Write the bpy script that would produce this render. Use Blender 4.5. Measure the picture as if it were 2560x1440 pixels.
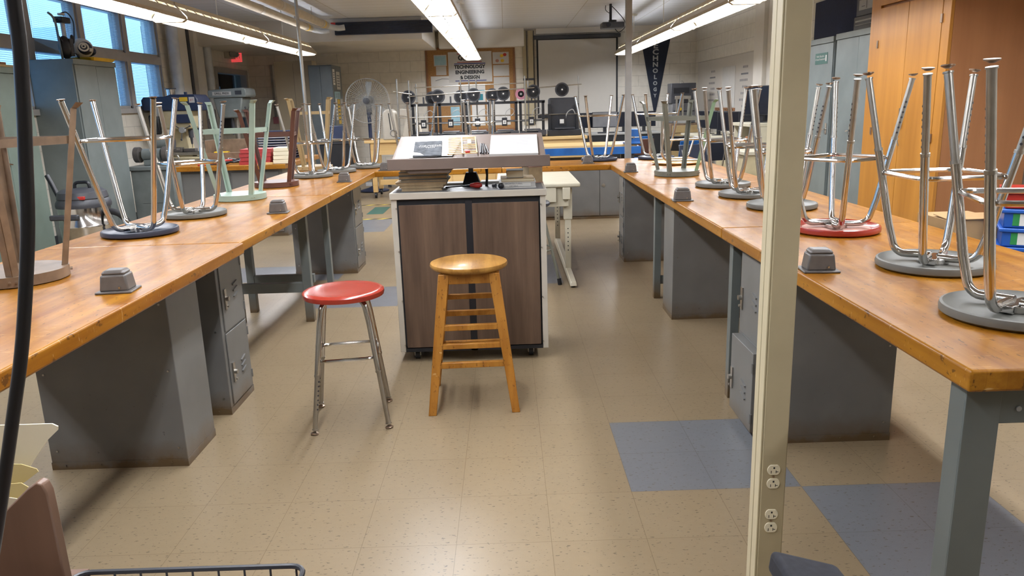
import bpy, bmesh, math, random
from mathutils import Vector, Matrix
R = math.radians
PI = math.pi
random.seed(7)
for o in list(bpy.data.objects): bpy.data.objects.remove(o)
SC = bpy.context.scene
COL = SC.collection

# ------------------------------------------------------------------ camera
cam_d = bpy.data.cameras.new('camera'); cam = bpy.data.objects.new('camera', cam_d); COL.objects.link(cam)
cam_d.sensor_width = 36; cam_d.lens = 1912.93*36/2560; cam_d.clip_start = .02; cam_d.clip_end = 200
yaw, pitch, roll, camh = .0015736, .2363029, -.0309146, 1.36584
f = Vector((math.sin(yaw)*math.cos(pitch), math.cos(yaw)*math.cos(pitch), -math.sin(pitch)))
r = Vector((math.cos(yaw), -math.sin(yaw), 0)); u = r.cross(f)
r2 = r*math.cos(roll)+u*math.sin(roll); u2 = -r*math.sin(roll)+u*math.cos(roll)
cam.matrix_world = Matrix(((r2.x, u2.x, -f.x, 0), (r2.y, u2.y, -f.y, 0), (r2.z, u2.z, -f.z, camh), (0, 0, 0, 1)))
SC.camera = cam
# ------------------------------------------------------------------ world, exposure
W = bpy.data.worlds.new('world'); SC.world = W; W.use_nodes = True
nt = W.node_tree; bg = nt.nodes['Background']
bg.inputs['Color'].default_value = (.38, .66, 1.0, 1); bg.inputs['Strength'].default_value = 2.0
SC.view_settings.view_transform = 'Standard'; SC.view_settings.look = 'None'
SC.view_settings.gamma = 1; SC.view_settings.use_curve_mapping = False
SC.view_settings.exposure = 0.48
LAMP = 26.0             # strength of the fluorescent tubes
PANEL = 27.0           # watts of each fixture's downward light
try:
    SC.cycles.use_denoising = True; SC.cycles.denoising_prefilter = 'ACCURATE'
    SC.cycles.max_bounces = 5; SC.cycles.diffuse_bounces = 4; SC.cycles.glossy_bounces = 3
    SC.cycles.use_adaptive_sampling = True; SC.cycles.adaptive_threshold = .05; SC.cycles.adaptive_min_samples = 16
    SC.cycles.sample_clamp_indirect = 6; SC.cycles.transparent_max_bounces = 12
    SC.cycles.caustics_reflective = False; SC.cycles.caustics_refractive = False
except Exception: pass

# ------------------------------------------------------------------ materials
def lin(c):
    if isinstance(c, str): c = [int(c[i:i+2], 16)/255 for i in (0, 2, 4)]
    return tuple((x/12.92 if x <= .04045 else ((x+.055)/1.055)**2.4) for x in c)+(1,)
class NT:
    def __init__(s, name):
        s.m = bpy.data.materials.new(name); s.m.use_nodes = True
        s.t = s.m.node_tree; s.b = s.t.nodes['Principled BSDF']; s.out = s.t.nodes['Material Output']
    def n(s, typ, **kw):
        x = s.t.nodes.new(typ)
        for k, v in kw.items():
            if k in x.inputs: s.set(x.inputs[k], v)
            else: setattr(x, k, v)
        return x
    def set(s, inp, v):
        if isinstance(v, bpy.types.NodeSocket): s.t.links.new(v, inp)
        else: inp.default_value = v
    def coord(s, scale=(1, 1, 1), loc=(0, 0, 0)):
        g = s.n('ShaderNodeNewGeometry') if False else s.n('ShaderNodeTexCoord')
        mp = s.n('ShaderNodeMapping'); s.t.links.new(g.outputs['Object'], mp.inputs['Vector'])
        mp.inputs['Scale'].default_value = scale; mp.inputs['Location'].default_value = loc
        return mp.outputs[0]
    def noise(s, vec, scale, detail=3, rough=.5):
        x = s.n('ShaderNodeTexNoise'); s.t.links.new(vec, x.inputs['Vector'])
        x.inputs['Scale'].default_value = scale; x.inputs['Detail'].default_value = detail; x.inputs['Roughness'].default_value = rough
        return x.outputs['Fac']
    def ramp(s, fac, stops):
        x = s.n('ShaderNodeValToRGB'); s.t.links.new(fac, x.inputs[0]); e = x.color_ramp.elements
        while len(e) < len(stops): e.new(.5)
        for q, (p, c) in zip(e, stops):
            q.position = p; q.color = c if len(c) == 4 else tuple(c)+(1,)
        return x.outputs[0]
    def mix(s, fac, a, b, mode='MIX'):
        x = s.n('ShaderNodeMix'); x.data_type = 'RGBA'; x.blend_type = mode
        s.set(x.inputs[0], fac); s.set(x.inputs[6], a); s.set(x.inputs[7], b)
        return x.outputs[2]
    def math(s, op, a, b=0.0, c=None):
        x = s.n('ShaderNodeMath'); x.operation = op
        s.set(x.inputs[0], a); s.set(x.inputs[1], b)
        if c is not None: s.set(x.inputs[2], c)
        return x.outputs[0]
    def bump(s, h, strength=.2, dist=.002):
        x = s.n('ShaderNodeBump'); s.set(x.inputs['Height'], h); x.inputs['Strength'].default_value = strength
        x.inputs['Distance'].default_value = dist; s.t.links.new(x.outputs[0], s.b.inputs['Normal'])
    def fin(s, col=None, rough=None, metal=None, coat=None, spec=None):
        if col is not None: s.set(s.b.inputs['Base Color'], col)
        if rough is not None: s.set(s.b.inputs['Roughness'], rough)
        if metal is not None: s.b.inputs['Metallic'].default_value = metal
        if coat is not None: s.b.inputs['Coat Weight'].default_value = coat; s.b.inputs['Coat Roughness'].default_value = .12
        if spec is not None: s.b.inputs['Specular IOR Level'].default_value = spec
        return s.m
def plain(name, c, rough=.5, metal=0, var=.06, scale=9, coat=None, spec=None):
    s = NT(name); v = s.coord(); c = lin(c); d = tuple(x*(1-var*2.2) for x in c[:3])+(1,); e = tuple(min(1, x*(1+var)) for x in c[:3])+(1,)
    n = s.noise(v, scale, 4); col = s.ramp(n, [(.3, d), (.7, e)])
    return s.fin(col, rough, metal, coat, spec)
def emis(name, c, k):
    s = NT(name); s.b.inputs['Base Color'].default_value = lin(c)
    s.b.inputs['Emission Color'].default_value = lin(c); s.b.inputs['Emission Strength'].default_value = k
    return s.m
def wood(name, c1, c2, axis='y', sc=1, rough=.35, coat=0.0, strips=0, dark=0.0):
    s = NT(name); st = {'x': (1.5, 22, 22), 'y': (22, 1.5, 22), 'z': (22, 22, 1.5)}[axis]
    v = s.coord(tuple(a*sc for a in st)); n = s.noise(v, 1.0, 5, .6)
    col = s.ramp(n, [(.28, lin(c1)), (.72, lin(c2))])
    if strips:
        o = {'x': (0, 0, 0), 'y': (0, 0, PI/2), 'z': (0, PI/2, 0)}[axis]
        tc = s.n('ShaderNodeTexCoord'); mp = s.n('ShaderNodeMapping'); mp.vector_type = 'POINT'
        s.t.links.new(tc.outputs['Object'], mp.inputs['Vector']); mp.inputs['Rotation'].default_value = o
        b = s.n('ShaderNodeTexBrick'); s.t.links.new(mp.outputs[0], b.inputs['Vector'])
        b.inputs['Scale'].default_value = 1; b.inputs['Brick Width'].default_value = .9; b.inputs['Row Height'].default_value = strips
        b.inputs['Mortar Size'].default_value = .0006; b.inputs['Color1'].default_value = (1, 1, 1, 1); b.inputs['Color2'].default_value = (.80, .76, .70, 1)
        b.inputs['Mortar'].default_value = (.6, .5, .4, 1); b.inputs['Bias'].default_value = 0
        col = s.mix(.55, col, s.mix(1, col, b.outputs['Color'], 'MULTIPLY'))
    if dark:
        v2 = s.coord((6, 6, 6)); n2 = s.noise(v2, 3.1, 6, .75)
        v3 = s.coord((90, 25, 40) if axis != 'x' else (25, 90, 40)); n3 = s.noise(v3, 1, 3, .6)
        m1 = s.ramp(n2, [(.60, (0, 0, 0)), (.70, (1, 1, 1))]); m2 = s.ramp(n3, [(.625, (0, 0, 0)), (.66, (1, 1, 1))])
        col = s.mix(s.math('MULTIPLY', m1, .45), col, lin('7c4a18'))
        scx = s.ramp(s.noise(s.coord((14, 160, 30) if axis != 'x' else (160, 14, 30)), 1, 2, .5), [(.69, (0, 0, 0)), (.72, (1, 1, 1))])
        col = s.mix(s.math('MULTIPLY', scx, .5), col, lin('e0bd84'))
        big = s.ramp(s.noise(s.coord((2.2, 2.2, 2.2)), 1, 4, .6), [(.35, (.80, .78, .74)), (.65, (1.0, 1.0, 1.0))]); col = s.mix(1, col, big, 'MULTIPLY')
        col = s.mix(s.math('MULTIPLY', m2, dark), col, lin('4a2c12'))
        rgh = s.ramp(s.noise(s.coord((3, 3, 3)), 2, 4), [(.3, (max(.285, rough*.8),)*3), (.7, (max(.30, rough*1.4),)*3)])
        s.set(s.b.inputs['Roughness'], rgh); s.set(s.b.inputs['Base Color'], col)
        s.bump(n3, .05, .001)
        return s.fin(None, None, 0, coat, .32)
    return s.fin(col, rough, 0, coat)
def cmu(name, ax, c='e2dccf'):
    s = NT(name); tc = s.n('ShaderNodeTexCoord'); sp = s.n('ShaderNodeSeparateXYZ'); s.t.links.new(tc.outputs['Object'], sp.inputs[0])
    cb = s.n('ShaderNodeCombineXYZ'); s.t.links.new(sp.outputs[ax], cb.inputs[0]); s.t.links.new(sp.outputs[2], cb.inputs[1])
    b = s.n('ShaderNodeTexBrick'); s.t.links.new(cb.outputs[0], b.inputs['Vector']); b.inputs['Scale'].default_value = 1
    b.inputs['Brick Width'].default_value = .4064; b.inputs['Row Height'].default_value = .2032; b.inputs['Mortar Size'].default_value = .005
    b.inputs['Mortar Smooth'].default_value = .5
    l = lin(c); b.inputs['Color1'].default_value = l; b.inputs['Color2'].default_value = tuple(x*.955 for x in l[:3])+(1,)
    b.inputs['Mortar'].default_value = tuple(x*.72 for x in l[:3])+(1,)
    n = s.noise(s.coord((6, 6, 6)), 2, 4); col = s.mix(.12, b.outputs['Color'], s.ramp(n, [(.3, (.35, .32, .28)), (.7, (.9, .88, .85))]))
    s.bump(s.math('MULTIPLY', b.outputs['Fac'], -1.0), .5, .004)
    return s.fin(col, .55)
def steel(name, c, rust=True, rough=.42, h=.10):
    s = NT(name); v = s.coord(); l = lin(c); n = s.noise(v, 5, 5)
    col = s.ramp(n, [(.3, tuple(x*.86 for x in l[:3])), (.7, tuple(x*1.05 for x in l[:3]))])
    if rust:
        sp = s.n('ShaderNodeSeparateXYZ'); tc = s.n('ShaderNodeTexCoord'); s.t.links.new(tc.outputs['Object'], sp.inputs[0])
        z = s.math('ADD', sp.outputs[2], s.math('MULTIPLY', s.noise(v, 7, 5, .65), -.14))
        m = s.ramp(s.math('MULTIPLY', s.math('ADD', z, .06), 1/h), [(0.02, (.85,)*3), (.22, (.5,)*3), (1.0, (0, 0, 0))])
        col = s.mix(m, col, lin('5c4420'))
        sc = s.ramp(s.noise(v, 38, 3, .6), [(.715, (0, 0, 0)), (.735, (1, 1, 1))]); col = s.mix(s.math('MULTIPLY', sc, .5), col, lin('3a3a34'))
    return s.fin(col, rough, 0.0)
M = {}
M['wall_b'] = cmu('painted_block_back', 0); M['wall_s'] = cmu('painted_block_side', 1)
M['plaster'] = plain('painted_plaster', 'd8d2c8', .6, var=.03, scale=2)
M['chrome'] = plain('chrome', 'c9c6c2', .13, 1, var=.04, scale=20)
M['satin'] = plain('satin_steel', 'b0aca4', .33, 1, var=.05, scale=25)
M['steel_g'] = steel('grey_locker_paint', '6d6c69')
M['steel_n'] = steel('grey_cabinet_paint', '737b7a', False, .38)
M['steel_gg'] = steel('green_grey_cabinet_paint', '6f7d74', False, .4)
M['steel_d'] = steel('dark_grey_cabinet_paint', '5b6367', False, .4)
M['frame_g'] = steel('grey_frame_paint', '646966', True, .4, .14)
M['box_g'] = plain('cast_grey_box', '5e5955', .38, 0, .08, 30)
M['bench_y'] = wood('maple_bench_lengthwise', '8a520c', 'b67e24', 'y', 1, .27, .10, .045, .75)
M['bench_x'] = wood('maple_bench_crosswise', '8a520c', 'b67e24', 'x', 1, .27, .10, .045, .75)
M['bench_e'] = wood('maple_bench_edge', '865416', 'ae7c2e', 'y', .8, .3, .2, 0, .6)
M['stoolwood'] = wood('oak_stool_wood', '945c1a', 'bc8438', 'z', 1, .35, .1, 0, .55)
M['stoolseat'] = wood('oak_stool_seat', '8e6024', 'c6964c', 'y', 1, .3, .2, .07, .35)
M['walnut'] = wood('dark_woodgrain_laminate', '46362c', '6e5847', 'z', .8, .38)
M['brownlam'] = wood('brown_laminate', '62493a', '765a48', 'z', .5, .45)
M['maple'] = wood('light_maple', 'c9a468', 'dcbb82', 'x', .6, .4)
M['orange'] = wood('orange_birch_door', 'a06820', 'bc8234', 'z', .35, .4)
M['plyside'] = wood('brown_plywood', '96623a', 'aa7448', 'z', .3, .45)
M['cream'] = plain('cream_laminate', 'b8b1a4', .4, var=.03)
M['offwhite'] = plain('off_white_enamel', 'c2bba6', .4, var=.03)
M['postpaint'] = plain('cream_post_paint', 'b0a384', .42, var=.03)
M['postlight'] = plain('cream_post_cover', 'bcb193', .42, var=.03)
M['white'] = plain('white_paper', 'c2c0bc', .85, var=.02, spec=.15)
M['whitep'] = plain('white_plastic', 'dcdad4', .4, var=.03)
M['manila'] = plain('manila_folder', 'd6c48a', .7, var=.03); M['creamp'] = plain('cream_card', 'e4dabe', .7, var=.02)
M['black'] = plain('black_plastic', '1c1d22', .4, var=.1); M['matte'] = plain('matte_black', '17181c', .7, var=.1)
M['blackcloth'] = plain('black_upholstery', '26262c', .9, var=.15, scale=60)
M['screen'] = plain('monitor_glass', '20222a', .15, var=.05); M['grey'] = plain('mid_grey_plastic', '6a6a6c', .5)
M['dgrey'] = plain('dark_grey_plastic', '3c3d42', .45); M['lgrey'] = plain('light_grey_plastic', '9b9b98', .5)
M['seat_grey'] = plain('grey_seat_plastic', '67665f', .5, var=.06); M['seat_navy'] = plain('navy_seat_plastic', '2c3140', .4)
M['seat_red'] = plain('red_seat_plastic', '983022', .22, var=.05, coat=.3); M['seat_pink'] = plain('faded_red_underside', 'b08070', .6)
M['sage'] = plain('sage_green_enamel', '93a596', .4, var=.06); M['brown_e'] = plain('brown_enamel', '5a3a30', .38, var=.08)
M['brown_w'] = plain('worn_brown_enamel', '75604c', .45, var=.16, scale=14); M['tan_e'] = plain('tan_enamel', 'a58f66', .4)
M['greygreen_e'] = plain('grey_green_enamel', '6b6c60', .42, var=.08); M['green_e'] = plain('pale_green_enamel', '7f9c7e', .45)
M['hardboard'] = plain('tan_hardboard', 'a39378', .6)
M['navy'] = plain('navy_paint', '252f4a', .4, var=.06); M['navyfab'] = plain('navy_fabric', '272e48', .85, var=.05, scale=40)
M['blue'] = plain('blue_paint', '1f5fa6', .4, var=.12); M['bluebin'] = plain('blue_bin_plastic', '2458ac', .35); M['redbin'] = plain('red_bin_plastic', 'aa2a20', .35)
M['red'] = plain('red_plastic', 'b83028', .4); M['redbook'] = plain('red_cover', 'a83434', .5); M['yellow'] = plain('yellow_plastic', 'dcb420', .4)
M['green'] = plain('green_plastic', '2f8a4a', .4); M['teal'] = plain('dark_green_label', '2d5a50', .5)
M['cork'] = plain('cork_board', 'a67c4e', .85, var=.12, scale=50); M['corkframe'] = plain('board_frame_wood', '8a5e3c', .5)
M['cardboard'] = plain('cardboard', 'b08e62', .8, var=.04); M['screenfab'] = plain('projection_screen_fabric', 'c2beb6', .8, var=.01)
M['beige_m'] = plain('beige_machine_paint', 'c2b592', .4); M['grey_m'] = plain('grey_machine_paint', '7c8280', .38)
M['beigepanel'] = plain('beige_panel_paint', 'b9ab92', .5, var=.02, scale=3); M['pipe'] = plain('insulated_pipe_cover', 'bdb19c', .6)
M['pipew'] = plain('white_pipe_paint', 'c8ccd0', .5); M['winframe'] = plain('window_frame_paint', 'a6a3a0', .5, var=.03)
M['blind'] = None; M['ceil'] = None; M['floor'] = None
M['wire'] = plain('black_wire', '25262c', .4); M['pink'] = plain('pink_filament', 'c08090', .5)
M['ink'] = plain('black_ink', '15151a', .6); M['inkb'] = plain('blue_ink', '23307a', .6); M['inkr'] = plain('red_ink', 'a02a30', .6)
M['inkg'] = plain('grey_print', '77777c', .7); M['skyprint'] = plain('pale_blue_print', '9cc0cc', .7); M['tealprint'] = plain('teal_print', '2d7f8e', .7)
M['plan'] = plain('drawing_paper', 'd3d1cc', .75, var=.02, scale=4)
M['bookgrey'] = plain('grey_cloth_cover', '70726f', .7); M['bookpages'] = plain('aged_pages', 'b09a78', .8, var=.08, scale=30)
M['whiteboard'] = plain('whiteboard_surface', 'c4beb6', .3, var=.015, scale=2)
M['wingdark'] = plain('fixture_enamel', 'b5a78f', .45, var=.03); M['exitred'] = emis('exit_sign_red', 'd84a4a', .6)
M['tubew'] = emis('fluorescent_tube', 'f4f8ff', LAMP)
M['pennant'] = plain('pennant_navy_felt', '2b3140', .9, var=.04); M['pennlet'] = plain('pennant_white_felt', 'b6b8b8', .8)
M['tape_y'] = plain('yellow_tape', 'd8c040', .5)
M['bronze'] = plain('bronze_glide', '9a8470', .3, .8)
def mk_floor():
    s = NT('vinyl_floor_tiles'); tc = s.n('ShaderNodeTexCoord'); sp = s.n('ShaderNodeSeparateXYZ'); s.t.links.new(tc.outputs['Object'], sp.inputs[0])
    X, Y = sp.outputs[0], sp.outputs[1]; T = .3048
    cb = s.n('ShaderNodeCombineXYZ'); s.set(cb.inputs[0], s.math('ADD', X, 30*T-.41)); s.set(cb.inputs[1], s.math('ADD', Y, 30*T-2.4943))
    b = s.n('ShaderNodeTexBrick'); s.t.links.new(cb.outputs[0], b.inputs['Vector']); b.offset = 0
    b.inputs['Scale'].default_value = 1; b.inputs['Brick Width'].default_value = T; b.inputs['Row Height'].default_value = T
    b.inputs['Mortar Size'].default_value = .0011; b.inputs['Mortar Smooth'].default_value = .3
    b.inputs['Color1'].default_value = (1, 1, 1, 1); b.inputs['Color2'].default_value = (.96, .955, .95, 1); b.inputs['Mortar'].default_value = (.60, .56, .5, 1)
    mask = None
    def rect(x0, x1, y0, y1):
        a = s.math('MULTIPLY', s.math('GREATER_THAN', X, x0), s.math('LESS_THAN', X, x1))
        c = s.math('MULTIPLY', s.math('GREATER_THAN', Y, y0), s.math('LESS_THAN', Y, y1))
        return s.math('MULTIPLY', a, c)
    g = lambda a, b_: (.41+a*T, 2.4943+b_*T)
    rects = [(g(0, 0), g(2, 2)), (g(2, -2), g(4, 0)), (g(-6, 9), g(-4, 11)), (g(-10, 12), g(-6, 14)), (g(-10, 20), g(-6, 23.4)), (g(-1, 10.8), g(0, 14.6)), (g(8, -2), g(10, 1))]
    for (x0, y0), (x1, y1) in rects:
        q = rect(x0, x1, y0, y1); mask = q if mask is None else s.math('MAXIMUM', mask, q)
    fl = s.noise(s.coord((55, 120, 55)), 1, 2, .5)
    flk = s.ramp(fl, [(.64, (0, 0, 0)), (.68, (1, 1, 1))])
    fl2 = s.ramp(s.noise(s.coord((12, 12, 12)), 3, 5, .6), [(.3, (.94, .94, .94)), (.7, (1, 1, 1))])
    base = s.mix(mask, lin('8b7a60'), lin('6e7074'))
    col = s.mix(1, base, b.outputs['Color'], 'MULTIPLY'); col = s.mix(1, col, fl2, 'MULTIPLY')
    col = s.mix(s.math('MULTIPLY', flk, .8), col, lin('4c4032'))
    st = s.ramp(s.noise(s.coord((3, 3, 3)), 16, 2, .5), [(.755, (0, 0, 0)), (.77, (1, 1, 1))]); col = s.mix(s.math('MULTIPLY', st, .8), col, lin('40301e'))
    rg = s.ramp(s.noise(s.coord((1.5, 1.5, 1.5)), 2, 4), [(.3, (.28,)*3), (.7, (.36,)*3)])
    s.set(s.b.inputs['Roughness'], rg)
    return s.fin(col, None, 0)
M['floor'] = mk_floor()
def mk_ceil():
    s = NT('ceiling_tiles'); tc = s.n('ShaderNodeTexCoord')
    b = s.n('ShaderNodeTexBrick'); s.t.links.new(tc.outputs['Object'], b.inputs['Vector']); b.offset = 0
    b.inputs['Scale'].default_value = 1; b.inputs['Brick Width'].default_value = 1.2192; b.inputs['Row Height'].default_value = .3048
    b.inputs['Mortar Size'].default_value = .006; b.inputs['Color1'].default_value = lin('cfd1d6'); b.inputs['Color2'].default_value = lin('cbcdd2'); b.inputs['Mortar'].default_value = lin('aaa6a2')
    n = s.ramp(s.noise(s.coord((40, 40, 40)), 2, 3), [(.3, (.93,)*3), (.7, (1, 1, 1))])
    return s.fin(s.mix(1, b.outputs['Color'], n, 'MULTIPLY'), .8)
M['ceil'] = mk_ceil()
def mk_blind():
    s = NT('aluminium_blind'); v = s.coord()
    n = s.noise(v, 3, 2); col = s.ramp(n, [(.3, lin('d8e2ea')), (.7, lin('e8eff4'))])
    tr = s.n('ShaderNodeBsdfTranslucent'); tr.inputs[0].default_value = lin('c8dcf0')
    mx = s.n('ShaderNodeMixShader'); mx.inputs[0].default_value = .6
    s.fin(col, .5)
    s.t.links.new(s.b.outputs[0], mx.inputs[1]); s.t.links.new(tr.outputs[0], mx.inputs[2]); s.t.links.new(mx.outputs[0], s.out.inputs[0])
    return s.m
M['blind'] = mk_blind()
def mk_thin(name, c, gl=.08):
    s = NT(name); t = s.n('ShaderNodeBsdfTransparent'); t.inputs[0].default_value = lin(c)
    g = s.n('ShaderNodeBsdfGlossy'); g.inputs['Roughness'].default_value = .05
    lw = s.n('ShaderNodeLayerWeight'); lw.inputs[0].default_value = .3
    n = s.noise(s.coord(), 4, 2)
    mx = s.n('ShaderNodeMixShader'); s.set(mx.inputs[0], s.math('ADD', s.math('MULTIPLY', lw.outputs['Fresnel'], gl*1.5), s.math('MULTIPLY', n, gl)))
    s.t.links.new(t.outputs[0], mx.inputs[1]); s.t.links.new(g.outputs[0], mx.inputs[2]); s.t.links.new(mx.outputs[0], s.out.inputs[0])
    return s.m
M['glass'] = mk_thin('window_glass', 'e6f2fa'); M['acrylic'] = mk_thin('clear_acrylic', 'e8eef2', .04)
def mk_guard():
    return mk_thin('fan_guard_haze', 'ffffff')

# ------------------------------------------------------------------ mesh building
class B:
    def __init__(s): s.bm = bmesh.new(); s.k = 0
    def _m(s, fs):
        for q in fs: q.material_index = s.k
    def box(s, x0, x1, y0, y1, z0, z1):
        v = [s.bm.verts.new(p) for p in [(x0, y0, z0), (x1, y0, z0), (x1, y1, z0), (x0, y1, z0), (x0, y0, z1), (x1, y0, z1), (x1, y1, z1), (x0, y1, z1)]]
        s._m([s.bm.faces.new([v[i] for i in q]) for q in [(0, 3, 2, 1), (4, 5, 6, 7), (0, 1, 5, 4), (1, 2, 6, 5), (2, 3, 7, 6), (3, 0, 4, 7)]]); return s
    def hexa(s, bot, top):
        v = [s.bm.verts.new(p) for p in list(bot)+list(top)]; n = len(bot)
        fs = [s.bm.faces.new(v[:n][::-1]), s.bm.faces.new(v[n:])]
        for i in range(n): fs.append(s.bm.faces.new([v[i], v[(i+1) % n], v[n+(i+1) % n], v[n+i]]))
        s._m(fs); return s
    def obox(s, c, size, rot=None):
        Rm = rot or Matrix.Identity(3); c = Vector(c); a, b, d = [q/2 for q in size]
        P = [c+Rm@Vector(p) for p in [(-a, -b, -d), (a, -b, -d), (a, b, -d), (-a, b, -d)]]; Q = [c+Rm@Vector(p) for p in [(-a, -b, d), (a, -b, d), (a, b, d), (-a, b, d)]]
        return s.hexa(P, Q)
    def bar(s, p, q, w, h=None, up=(0, 0, 1)):
        p = Vector(p); q = Vector(q); d = (q-p).normalized(); u_ = Vector(up)
        if abs(d.dot(u_)) > .98: u_ = Vector((0, 1, 0))
        a = d.cross(u_).normalized(); b = a.cross(d).normalized(); h = h or w
        o = [a*(-w/2)+b*(-h/2), a*(w/2)+b*(-h/2), a*(w/2)+b*(h/2), a*(-w/2)+b*(h/2)]
        return s.hexa([q+x for x in o], [p+x for x in o]) if False else s.hexa([p+x for x in o], [q+x for x in o])
    def prism(s, poly, z0, z1):
        return s.hexa([(x, y, z0) for x, y in poly], [(x, y, z1) for x, y in poly])
    def prof(s, poly, a, b, ax='y'):
        # poly in the plane normal to ax, extruded from a to b
        if ax == 'y': return s.hexa([(x, a, z) for x, z in poly], [(x, b, z) for x, z in poly])
        if ax == 'x': return s.hexa([(a, y, z) for y, z in poly], [(b, y, z) for y, z in poly])
        return s.prism(poly, a, b)
    def tube(s, pts, r_, seg=10, cap=True, closed=False):
        pts = [Vector(p) for p in pts]; n = len(pts); rs = r_ if isinstance(r_, (list, tuple)) else [r_]*n
        rings = []; pa = None
        for i, p in enumerate(pts):
            if closed: d = (pts[(i+1) % n]-pts[i-1]).normalized()
            elif i == 0: d = (pts[1]-p).normalized()
            elif i == n-1: d = (p-pts[-2]).normalized()
            else:
                d = ((pts[i+1]-p).normalized()+(p-pts[i-1]).normalized())
                d = d.normalized() if d.length > 1e-6 else (pts[i+1]-p).normalized()
            if pa is None:
                t = Vector((0, 0, 1)) if abs(d.z) < .9 else Vector((1, 0, 0)); a = d.cross(t).normalized()
            else: a = (pa-d*pa.dot(d)).normalized()
            pa = a; b = d.cross(a)
            rings.append([s.bm.verts.new(p+(a*math.cos(2*PI*k/seg)+b*math.sin(2*PI*k/seg))*rs[i]) for k in range(seg)])
        fs = []
        for i in range(n if closed else n-1):
            A, C = rings[i], rings[(i+1) % n]
            for k in range(seg): fs.append(s.bm.faces.new([A[k], A[(k+1) % seg], C[(k+1) % seg], C[k]]))
        if cap and not closed: fs.append(s.bm.faces.new(rings[0][::-1])); fs.append(s.bm.faces.new(rings[-1]))
        s._m(fs); return s
    def cyl(s, p, q, r_, seg=16, r2=None): return s.tube([p, q], [r_, r_ if r2 is None else r2], seg)
    def lathe(s, prof, c=(0, 0, 0), seg=32, ax='z'):
        c = Vector(c); rings = []
        for rr, z in prof:
            ring = []
            for k in range(seg):
                a = 2*PI*k/seg; x, y = rr*math.cos(a), rr*math.sin(a)
                p = {'z': (x, y, z), 'y': (x, z, -y), 'x': (z, x, y)}[ax]; ring.append(s.bm.verts.new(c+Vector(p)))
            rings.append(ring)
        fs = []
        for A, C in zip(rings, rings[1:]):
            for k in range(seg): fs.append(s.bm.faces.new([A[k], A[(k+1) % seg], C[(k+1) % seg], C[k]]))
        fs.append(s.bm.faces.new(rings[0][::-1])); fs.append(s.bm.faces.new(rings[-1])); s._m(fs); return s
    def sphere(s, c, rx, ry=None, rz=None, seg=16):
        ry = ry or rx; rz = rz or rx; v0 = len(s.bm.verts)
        g = bmesh.ops.create_uvsphere(s.bm, u_segments=seg, v_segments=seg//2+2, radius=1)
        for v in g['verts']: v.co = Vector((c[0]+v.co.x*rx, c[1]+v.co.y*ry, c[2]+v.co.z*rz))
        for q in {q for v in g['verts'] for q in v.link_faces}: q.material_index = s.k
        return s
    def obj(s, name, mats, parent=None, bevel=0, smooth=True, loc=None, segs=2):
        bmesh.ops.recalc_face_normals(s.bm, faces=s.bm.faces)
        me = bpy.data.meshes.new(name); 
        if loc is not None:
            for v in s.bm.verts: v.co -= Vector(loc)
        s.bm.to_mesh(me); s.bm.free()
        for m in (mats if isinstance(mats, (list, tuple)) else [mats]): me.materials.append(M[m] if isinstance(m, str) else m)
        if smooth:
            for p in me.polygons: p.use_smooth = True
            me.set_sharp_from_angle(angle=R(38))
        o = bpy.data.objects.new(name, me); COL.objects.link(o)
        if loc is not None: o.location = loc
        if parent is not None: o.parent = parent
        if bevel:
            md = o.modifiers.new('bevel', 'BEVEL'); md.width = bevel; md.segments = segs; md.limit_method = 'ANGLE'; md.angle_limit = R(40)
        return o
def thing(name, label, cat, loc=(0, 0, 0), rz=0, group=None):
    o = bpy.data.objects.new(name, None); COL.objects.link(o); o.location = loc; o.rotation_euler = (0, 0, rz); o.empty_display_size = .1
    o['label'] = label; o['category'] = cat
    if group: o['group'] = group
    return o
def tag(o, label, cat, group=None, kind=None):
    if label: o['label'] = label
    if cat: o['category'] = cat
    if group: o['group'] = group
    if kind: o['kind'] = kind
    return o
def struct(name, b, mat, label=None, **kw):
    o = b.obj(name, mat, **kw); o['kind'] = 'structure'
    if label: o['label'] = label
    return o
def copy_tree(o, parent=None):
    c = o.copy(); COL.objects.link(c)
    if parent is not None: c.parent = parent
    for ch in [x for x in list(bpy.data.objects) if x.parent == o and x is not c]: copy_tree(ch, c)
    return c
def dup(o, label, loc, rot=None, group=None):
    c = copy_tree(o); c.location = loc
    if rot is not None: c.rotation_euler = rot
    c['label'] = label
    if group: c['group'] = group
    return c
def text(name, s, size, mat, M4, parent, ext=.0006, align='CENTER', bold=0, sx=1):
    cu = bpy.data.curves.new(name, 'FONT'); cu.body = s; cu.size = size; cu.align_x = align; cu.align_y = 'CENTER'; cu.extrude = ext; cu.offset = bold
    cu.resolution_u = 2
    o = bpy.data.objects.new('tmp', cu); COL.objects.link(o); dg = bpy.context.evaluated_depsgraph_get(); dg.update()
    me = bpy.data.meshes.new_from_object(o.evaluated_get(dg)); bpy.data.objects.remove(o)
    me.materials.clear(); me.materials.append(M[mat]); me.transform(M4@Matrix.Diagonal((sx, 1, 1, 1)))
    o = bpy.data.objects.new(name, me); COL.objects.link(o); o.parent = parent
    return o
def TM(loc, face='-y'):
    # text facing the given direction, up = z
    rot = {'-y': Matrix(((1, 0, 0), (0, 0, -1), (0, 1, 0))), '+x': Matrix(((0, 0, 1), (1, 0, 0), (0, 1, 0))), '-x': Matrix(((0, 0, -1), (-1, 0, 0), (0, 1, 0)))}[face]
    return Matrix.Translation(loc)@rot.to_4x4()

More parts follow.
